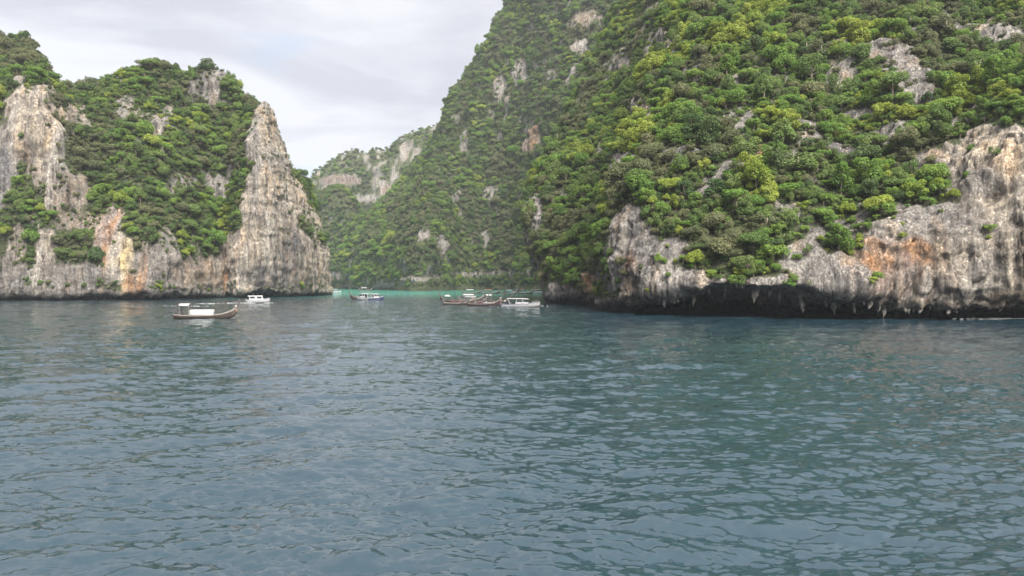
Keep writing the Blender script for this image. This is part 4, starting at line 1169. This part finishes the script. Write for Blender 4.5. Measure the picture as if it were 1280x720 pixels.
def cruiser(label, u, d, heading, length=7.0):
    x, y = at(u, d)
    root = thing('cabin_cruiser', label, 'boat', x, y, heading)
    tab = [(0.0, 1.15, 0.85, -0.35), (0.5, 1.25, 1.0, -0.40), (0.8, 0.95, 1.22, -0.15), (0.94, 0.45, 1.42, 0.35), (1.0, 0.08, 1.52, 1.05)]
    n = 17; L = length
    S = [(k / (n - 1), -L / 2 + L * k / (n - 1)) + tuple(lerp_tab(tab, k / (n - 1))) for k in range(n)]
    h = MB(); h.loft([[(X, b, s), (X, b * 0.95, s * 0.45), (X, b * 0.8, 0.0), (X, 0, kz), (X, -b * 0.8, 0.0), (X, -b * 0.95, s * 0.45), (X, -b, s)] for t, X, b, s, kz in S]); hu = h.build('hull', M_WHITE, root, True)
    dk = MB(); dk.loft([[(X, b * 0.97, s - 0.01), (X, 0, s + 0.05), (X, -b * 0.97, s - 0.01)] for t, X, b, s, kz in S], False, False); dk.build('deck', M_WHITE, root)
    cab = MB(); cab.loft([[(xx, w, 0.95), (xx - dx, w * 0.9, 2.1), (xx - dx, -w * 0.9, 2.1), (xx, -w, 0.95)] for xx, w, dx in ((-0.40 * L, 1.05, -0.12), (0.05 * L, 1.08, 0.0), (0.24 * L, 0.95, 0.55))], True); cb = cab.build('cabin', M_WHITE, root)
    for sd in (1, -1):
        for x0, x1 in ((-0.36, -0.14), (-0.06, 0.15)):
            m = MB(); m.add([(x0 * L + 0.1, sd * 0.975, 2.02), (x1 * L - 0.1, sd * 0.985, 2.02), (x1 * L, sd * 1.06, 1.42), (x0 * L, sd * 1.055, 1.42), (x0 * L + 0.1, sd * 0.9, 2.02), (x1 * L - 0.1, sd * 0.9, 2.02), (x1 * L, sd * 0.95, 1.42), (x0 * L, sd * 0.95, 1.42)], [(0, 1, 2, 3), (7, 6, 5, 4), (0, 4, 5, 1), (1, 5, 6, 2), (2, 6, 7, 3), (3, 7, 4, 0)]); m.build('window', M_GLASS, cb)
    m = MB(); m.loft([[(xx, w, 2.08), (xx, w * 0.9, 2.26), (xx, -w * 0.9, 2.26), (xx, -w, 2.08)] for xx, w in ((-0.45 * L, 0.95), (0.0, 1.1), (0.19 * L, 0.95))], True); rf = m.build('roof', M_WHITE, root)
    m = MB(); m.tube([(-0.2 * L, 0.3, 2.2), (-0.22 * L, 0.3, 3.2)], [0.03, 0.015]); m.build('antenna', M_WHITE, rf)
    m = MB(); m.box((-L / 2 - 0.22, 0, 0.9), (0.5, 0.42, 0.65), -0.15, 0.1); m.build('outboard_motor', M_GREYC, root)
    return root

# ---- people on the boats
def person_meshes():
    J = {'stand': dict(pel=(0, 0, 0.92), che=(0, 0, 1.30), nec=(0.0, 0, 1.48), hd=(0.02, 0, 1.60), top=(0.02, 0, 1.70), sl=(0, 0.19, 1.40), el=(-0.05, 0.27, 1.13), hl=(0.10, 0.27, 0.90), hip=(0, 0.10, 0.88), kn=(0.03, 0.12, 0.48), an=(-0.02, 0.13, 0.08), to=(0.12, 0.14, 0.03)),
         'sit': dict(pel=(0, 0, 0.12), che=(0.02, 0, 0.50), nec=(0.05, 0, 0.68), hd=(0.08, 0, 0.80), top=(0.08, 0, 0.90), sl=(0.02, 0.19, 0.60), el=(0.08, 0.25, 0.34), hl=(0.30, 0.17, 0.24), hip=(0.05, 0.11, 0.10), kn=(0.46, 0.14, 0.10), an=(0.44, 0.14, -0.32), to=(0.56, 0.14, -0.36))}
    res = {}
    for pose, j in J.items():
        vs = []; es = []; rad = []; kind = []
        def V(p, r, k): vs.append(p); rad.append(r); kind.append(k); return len(vs) - 1
        mir = lambda p: (p[0], -p[1], p[2])
        pel = V(j['pel'], 0.145, 'b'); che = V(j['che'], 0.165, 's'); nec = V(j['nec'], 0.06, 'k'); hd = V(j['hd'], 0.10, 'k'); top = V(j['top'], 0.075, 'h')
        es += [(pel, che), (che, nec), (nec, hd), (hd, top)]
        for f in (lambda p: p, mir):
            a = V(f(j['sl']), 0.075, 's'); b = V(f(j['el']), 0.05, 's'); c = V(f(j['hl']), 0.042, 'k')
            es += [(che, a), (a, b), (b, c)]
            a = V(f(j['hip']), 0.11, 'b'); b = V(f(j['kn']), 0.07, 'b'); c = V(f(j['an']), 0.05, 'k'); d = V(f(j['to']), 0.045, 'k')
            es += [(pel, a), (a, b), (b, c), (c, d)]
        me = bpy.data.meshes.new('body'); me.from_pydata(vs, es, [])
        o = bpy.data.objects.new('body', me); COL.objects.link(o)
        md = o.modifiers.new('s', 'SKIN'); o.modifiers.new('u', 'SUBSURF').levels = 1
        me.attributes  # skin layer
        if not me.skin_vertices: 
            bm = bmesh.new(); bm.from_mesh(me); bm.verts.layers.skin.verify(); bm.to_mesh(me); bm.free()
        sv = me.skin_vertices[0].data
        for i, r in enumerate(rad): sv[i].radius = (r, r); sv[i].use_root = (i == 0)
        dgp = bpy.context.evaluated_depsgraph_get()
        ev = o.evaluated_get(dgp); m2 = bpy.data.meshes.new_from_object(ev)
        bpy.data.objects.remove(o)
        A = np.array(vs); segs = es
        mats = []
        for pg in m2.polygons:
            c = np.array(pg.center); best = None
            for (a, b) in segs:
                ab = A[b] - A[a]; t = np.clip(np.dot(c - A[a], ab) / (np.dot(ab, ab) + 1e-9), 0, 1)
                dd = np.linalg.norm(c - A[a] - ab * t)
                if best is None or dd < best[0]: best = (dd, a if t < 0.5 else b)
            mats.append({'s': 0, 'b': 1, 'k': 2, 'h': 3}[kind[best[1]]])
        res[pose] = (m2, mats)
    return res
PERS = person_meshes()
def person(label, pose, x, y, z, heading, shirt, legs='dark'):
    m2, mats = PERS[pose]
    me = m2.copy(); me.materials.clear()
    for m in (M_CLOTHS[shirt], M_CLOTHS[legs], M_SKIN, M_HAIR): me.materials.append(m)
    me.polygons.foreach_set('material_index', np.array(mats, np.int32))
    me.polygons.foreach_set('use_smooth', np.ones(len(mats), bool))
    o = link('person', me)
    o.location = (x, y, z); o.rotation_euler = (0, 0, R(heading))
    return tag(o, label, 'person', 'people on the boats')
def on_boat(b, dx, dy, dz):
    return b.matrix_basis @ Vector((dx, dy, dz))

# near longtail with white tarp
b1 = longtail('brown longtail boat with long white tarp and small white roof, motoring alone', 257, 142, 6, 11.2, M_WOOD, M_TANW, 'small', M_TARP, True)
p = on_boat(b1, -4.2, 0.1, 0.55); person('person in dark shirt steering at the stern of the white-tarped longtail boat', 'sit', p.x, p.y, p.z, 20, 'dark')
p = on_boat(b1, -3.0, -0.2, 0.40); person('person in dark shirt standing under the small roof of the white-tarped longtail boat', 'stand', p.x, p.y, p.z - 0.05, 10, 'dark', 'white')
# white cabin cruiser running along the headland
b2 = cruiser('white cabin cruiser trailing a wake below the bare pinnacle', 323, 245, 14, 7.0)
# far white boat at the headland corner
b3 = speedboat('white roofed speedboat just clear of the headland corner', 419, 455, 15, 7.2, small=True)
# pair in the lagoon mouth
b4 = longtail('dark longtail boat with its bow beside two roofed speedboats in the lagoon mouth', 452, 292, 176, 9.0, M_DARKW, M_DARKW, None, None, False, False, True)
b5 = speedboat('white speedboat with tilted roof frame alongside a navy-hulled one', 455, 284, 172, 5.6, small=True)
b6 = speedboat('navy-hulled speedboat with white roof rafted in the lagoon mouth', 470, 281, 8, 5.6, M_NAVY, M_WHITE, small=True)
b7 = longtail('small longtail boat with orange roof far inside the lagoon', 457, 560, 10, 9.5, M_DARKW, M_TANW, 'long', M_TARP, False, False, True)
# the raft of boats at the rock nose
b8 = longtail('crowded longtail boat shaded by a white umbrella at its stern', 573, 225, 4, 9.0, M_WOOD, M_TANW, 'umbrella', M_TARP, False, True)
for k, (dx, dy, c) in enumerate(((-1.9, 0.35, 'red'), (-1.2, -0.35, 'pink'), (-0.5, 0.35, 'red'), (0.3, -0.35, 'orange'), (1.0, 0.3, 'pink'))):
    p = on_boat(b8, dx, dy, 0.48)
    person(('person in %s life vest sitting in the umbrella-shaded longtail boat, ' % c) + ('next to the umbrella', 'second from the umbrella', 'third from the umbrella', 'fourth from the umbrella', 'nearest the bow')[k], 'sit', p.x, p.y, p.z, 5, c)
p = on_boat(b8, -3.9, 0, 0.45); person('person in dark shirt steering beside the white umbrella', 'sit', p.x, p.y, p.z, 5, 'dark')
b9 = longtail('maroon longtail boat with grey roof touching the big speedboat', 605, 215, 3, 9.6, M_REDW, M_DARKW, 'small', M_GREYC, False, True)
MB().box((1.4, 0, 0.82), (3.2, 1.7, 0.10), 0, 0.04).build('side_awning', M_TARP, b9)
p = on_boat(b9, 0.6, 0.1, 0.30); person('person in dark shirt standing amidships in the maroon longtail boat', 'stand', p.x, p.y, p.z, 60, 'dark', 'white')
for k, (dx, c) in enumerate(((-1.4, 'red'), (-0.6, 'pink'))):
    p = on_boat(b9, dx, -0.35, 0.46); person('person in %s vest sitting in the maroon longtail boat' % c, 'sit', p.x, p.y, p.z, 0, c)
b10 = longtail('longtail boat with low white roof lying behind the crowded boats', 589, 268, 8, 9.0, M_DARKW, M_TANW, 'long', M_TARP, False, False, True)
p = on_boat(b10, -3.4, 0, 0.40); person('person in dark shirt standing at the stern of the low white-roofed longtail', 'stand', p.x, p.y, p.z, 0, 'dark', 'dark')
b11 = speedboat('long white speedboat with dark side windows beside the cave', 651, 203, -4, 10.2, M_WHITE, M_NAVY)
p = on_boat(b11, -4.2, 0.2, 0.35); person('person in white shirt standing at the stern of the long white speedboat', 'stand', p.x, p.y, p.z, 120, 'white', 'dark')
p = on_boat(b11, -3.4, -0.6, 0.35); person('person in green shirt standing on the long white speedboat', 'stand', p.x, p.y, p.z, 40, 'green', 'dark')
b19 = longtail('dark longtail boat squeezed between the crowded boat and the maroon one', 592, 232, 6, 8.5, M_DARKW, M_DARKW, 'long', M_GREYC, False, False, True)
b20 = longtail('dark longtail boat with white roof behind the stern of the long speedboat', 622, 245, 12, 9.0, M_DARKW, M_WOOD, 'small', M_TARP, False, False, True)
b21 = longtail('brown longtail boat with its stern behind the white umbrella', 566, 250, 170, 8.5, M_WOOD, M_DARKW, None, None, False, False, True)
crew = ((b8, 1.9, -0.3, 'sit', 'white', 'near the bow of the umbrella-shaded longtail boat'), (b8, -2.6, -0.3, 'stand', 'dark', 'beside the umbrella pole'), (b9, -2.6, 0.3, 'sit', 'white', 'under the grey roof of the maroon longtail boat'),
        (b9, 2.6, 0.1, 'sit', 'orange', 'on the foredeck of the maroon longtail boat'), (b10, 0.8, 0.2, 'sit', 'red', 'under the low white roof behind the crowded boats'), (b11, -2.2, 0.5, 'sit', 'dark', 'inside the long white speedboat'), (b11, -0.6, -0.5, 'sit', 'red', 'under the hardtop of the long white speedboat'),
        (b19, -0.5, 0.2, 'stand', 'pink', 'in the dark longtail boat between the crowded and maroon boats'), (b20, 0.4, 0.1, 'sit', 'dark', 'in the dark longtail boat behind the long speedboat'), (b21, 0.0, 0.1, 'sit', 'orange', 'in the brown longtail boat behind the umbrella'))
for b, dx, dy, pose, c, w in crew:
    p = on_boat(b, dx, dy, 0.62 if (b is b11 and pose == 'sit') else 0.44 if pose == 'sit' else 0.28)
    person('person in %s shirt %s %s' % (c, 'sitting' if pose == 'sit' else 'standing', w), pose, p.x, p.y, p.z, 10, c)
# moored row along the lagoon shore
b12 = longtail('longtail boat with pale roof at the end of the moored row', 590, 430, 5, 10.0, M_WOOD, M_TANW, 'long', M_TARP, False, False, True)
b13 = longtail('longtail boat with orange roof in the moored row', 613, 425, 4, 10.5, M_REDW, M_TANW, 'long', M_ORC, False, False, True)
b14 = longtail('dark longtail boat without roof between the orange-roofed and the blue-roofed boats', 624, 440, 2, 9.5, M_DARKW, M_TANW, None, None, False, False, True)
b15 = longtail('boat with pale blue awning behind the long speedboat', 638, 400, 20, 7.5, M_TANW, M_TANW, 'long', M_BLUEC, False, False, True)
b16 = speedboat('white speedboat moored between the pale blue awning and the orange roof', 648, 435, 175, 8.5, small=True)
b17 = longtail('brown longtail boat with small orange roof moored near the cave mouth', 657, 420, 30, 9.5, M_WOOD, M_TANW, 'small', M_ORC, False, False, True)
b18 = speedboat('white speedboat moored closest to the flank of the cliff', 672, 430, 6, 9.0, small=True)

# ------------------------------------------------------------------ foam
M_FOAM = simple('foam', (0.19, 0.20, 0.20), 0.9, var=0.05)
def foam(name, label, pts, width, n, seed, size=0.35, zz=0.12):
    rg = np.random.default_rng(seed); m = MB()
    pts = np.array(pts, float)
    for k in range(n):
        t = rg.random() * (len(pts) - 1); i = min(int(t), len(pts) - 2); f = t - i
        c = pts[i] * (1 - f) + pts[i + 1] * f
        c = c + rg.normal(0, 1, 2) * np.array(width)
        s = size * rg.uniform(0.4, 1.5); hh = zz + rg.uniform(-0.08, 0.05)
        a0 = rg.uniform(0, 6.28)
        ring = [(c[0] + s * 1.8 * math.cos(a0 + a) * rg.uniform(0.6, 1.2), c[1] + s * math.sin(a0 + a) * rg.uniform(0.6, 1.2), hh - 0.2) for a in np.linspace(0, 6.28, 7)[:-1]]
        top = [(c[0] + (q[0] - c[0]) * 0.6, c[1] + (q[1] - c[1]) * 0.6, hh + 0.05 * s) for q in ring]
        m.loft([ring, top], True)
    o = m.build(name, M_FOAM)
    return tag(o, label, 'foam', None, 'stuff')
def line(u0, d0, u1, d1): return [at(u0, d0), at(u1, d1)]
foam('wake_foam', 'white wake trailing behind the cabin cruiser', [at(246, 232), at(285, 240), at(314, 243)], (0.6, 0.35), 110, 3, 0.20)
foam('wake_foam', 'faint old wake crossing behind the white-tarped longtail boat', [at(150, 222), at(215, 214), at(262, 210)], (1.6, 0.5), 45, 4, 0.13, 0.06)
foam('wake_foam', 'white splash at the bow of the cabin cruiser', [at(333, 243), at(342, 243)], (0.4, 0.3), 18, 5, 0.16)
foam('shore_foam', 'white surf breaking at the foot of the pale tan wall', [at(1218, 138), at(1250, 137.4), at(1300, 136)], (1.8, 0.5), 220, 6, 0.24, 0.2)
foam('shore_foam', 'white splashes at the stern of the long speedboat', [at(626, 198), at(636, 198)], (0.5, 0.5), 14, 7, 0.14)
foam('shore_foam', 'small white splashes between the speedboat and the cave', [at(672, 206), at(686, 212)], (1.0, 0.6), 12, 8, 0.13)

# ------------------------------------------------------------------ stalactites hanging from the cave lip
def stalactites():
    rg = np.random.default_rng(77)
    spots = [(868, 3.0, 0.5, 0), (888, 2.0, 0.4, 0), (905, 3.6, 0.45, 0), (944, 3.4, 0.75, 1), (962, 1.8, 0.55, 1), (985, 1.4, 0.4, 0), (1004, 3.8, 0.6, 0), (1024, 1.2, 0.35, 0), (1046, 2.6, 0.8, 1), (1071, 2.6, 0.5, 1), (1088, 2.3, 0.75, 1), (1098, 1.5, 0.4, 0), (1106, 3.0, 0.6, 1), (1140, 1.4, 0.5, 1), (1165, 1.2, 0.5, 0), (850, 1.4, 0.45, 0), (832, 2.2, 0.5, 0), (925, 1.3, 0.4, 0), (1034, 1.6, 0.4, 0), (955, 1.2, 0.35, 0), (976, 2.4, 0.4, 0)]
    spots += [(rg.uniform(760, 1270), rg.uniform(0.4, 1.5), rg.uniform(0.3, 0.7), int(rg.random() < 0.4)) for _ in range(70)]
    pale = bpy.data.materials['limestone'].copy(); pale.name = 'dripstone'
    g = NEAR.p.reshape(NEAR.grid[0], NEAR.grid[1], 3)
    row = NEAR.row.reshape(NEAR.grid)[0]
    k3 = int(np.argmin(np.abs(row - 3.0)))
    lip = g[:, k3]
    lu = CX + F * lip[:, 0] / lip[:, 1]
    front = lip[:, 1] < 175
    for u, ln, w, pl in spots:
        i = int(np.argmin(np.abs(lu - u) + np.where(front, 0, 1e4)))
        seg = g[i, k3 - 1:k3 + 8]
        k = int(np.argmin(seg[:, 2]))
        b = seg[k] + np.array([0, 0.5, 0.5])
        vs = []; n = 9; secs = []
        for q in range(n):
            t = q / (n - 1)
            r = w * (1 - t) ** 0.7 * (1 + 0.25 * rg.normal()) + 0.05
            c = b + np.array([0.25 * math.sin(3 * t + u), 0.15 * math.cos(4 * t), 0.4 - t * (ln + 0.4)])
            secs.append([c + np.array([r * math.cos(a) * rg.uniform(0.75, 1.25), 0.8 * r * math.sin(a) * rg.uniform(0.75, 1.25), 0]) for a in np.linspace(0, 2 * math.pi, 9)[:-1]])
        m = MB(); m.loft(secs, True)
        o = m.build('stalactite', M_ROCK, NEAR.ob, True)
        c = PALE * 0.9 if pl else GREY * 0.8
        a = o.data.attributes.new('tint', 'FLOAT_COLOR', 'POINT')
        a.data.foreach_set('color', np.tile(np.append(c, 1).astype(np.float32), len(o.data.vertices)))
stalactites()
# ------------------------------------------------------------------ sea air
def build_haze():
    bm = bmesh.new()
    bmesh.ops.create_cube(bm, size=1.0)
    for v in bm.verts:
        v.co = Vector((v.co.x * 4400, v.co.y * 1640 + 720, v.co.z * 470 + 215))
    me = bpy.data.meshes.new('haze'); bm.to_mesh(me); bm.free()
    m = bpy.data.materials.new('haze'); m.use_nodes = True
    t = m.node_tree; t.nodes.clear()
    o = t.nodes.new('ShaderNodeOutputMaterial'); v = t.nodes.new('ShaderNodeVolumePrincipled')
    v.inputs['Color'].default_value = (0.90, 0.94, 1.0, 1)
    v.inputs['Density'].default_value = 0.0001
    v.inputs['Anisotropy'].default_value = 0.2
    t.links.new(v.outputs[0], o.inputs['Volume'])
    ob = link('haze', me, None, m)
    tag(ob, 'thin pale haze over the bay', 'haze', None, 'stuff')
build_haze()
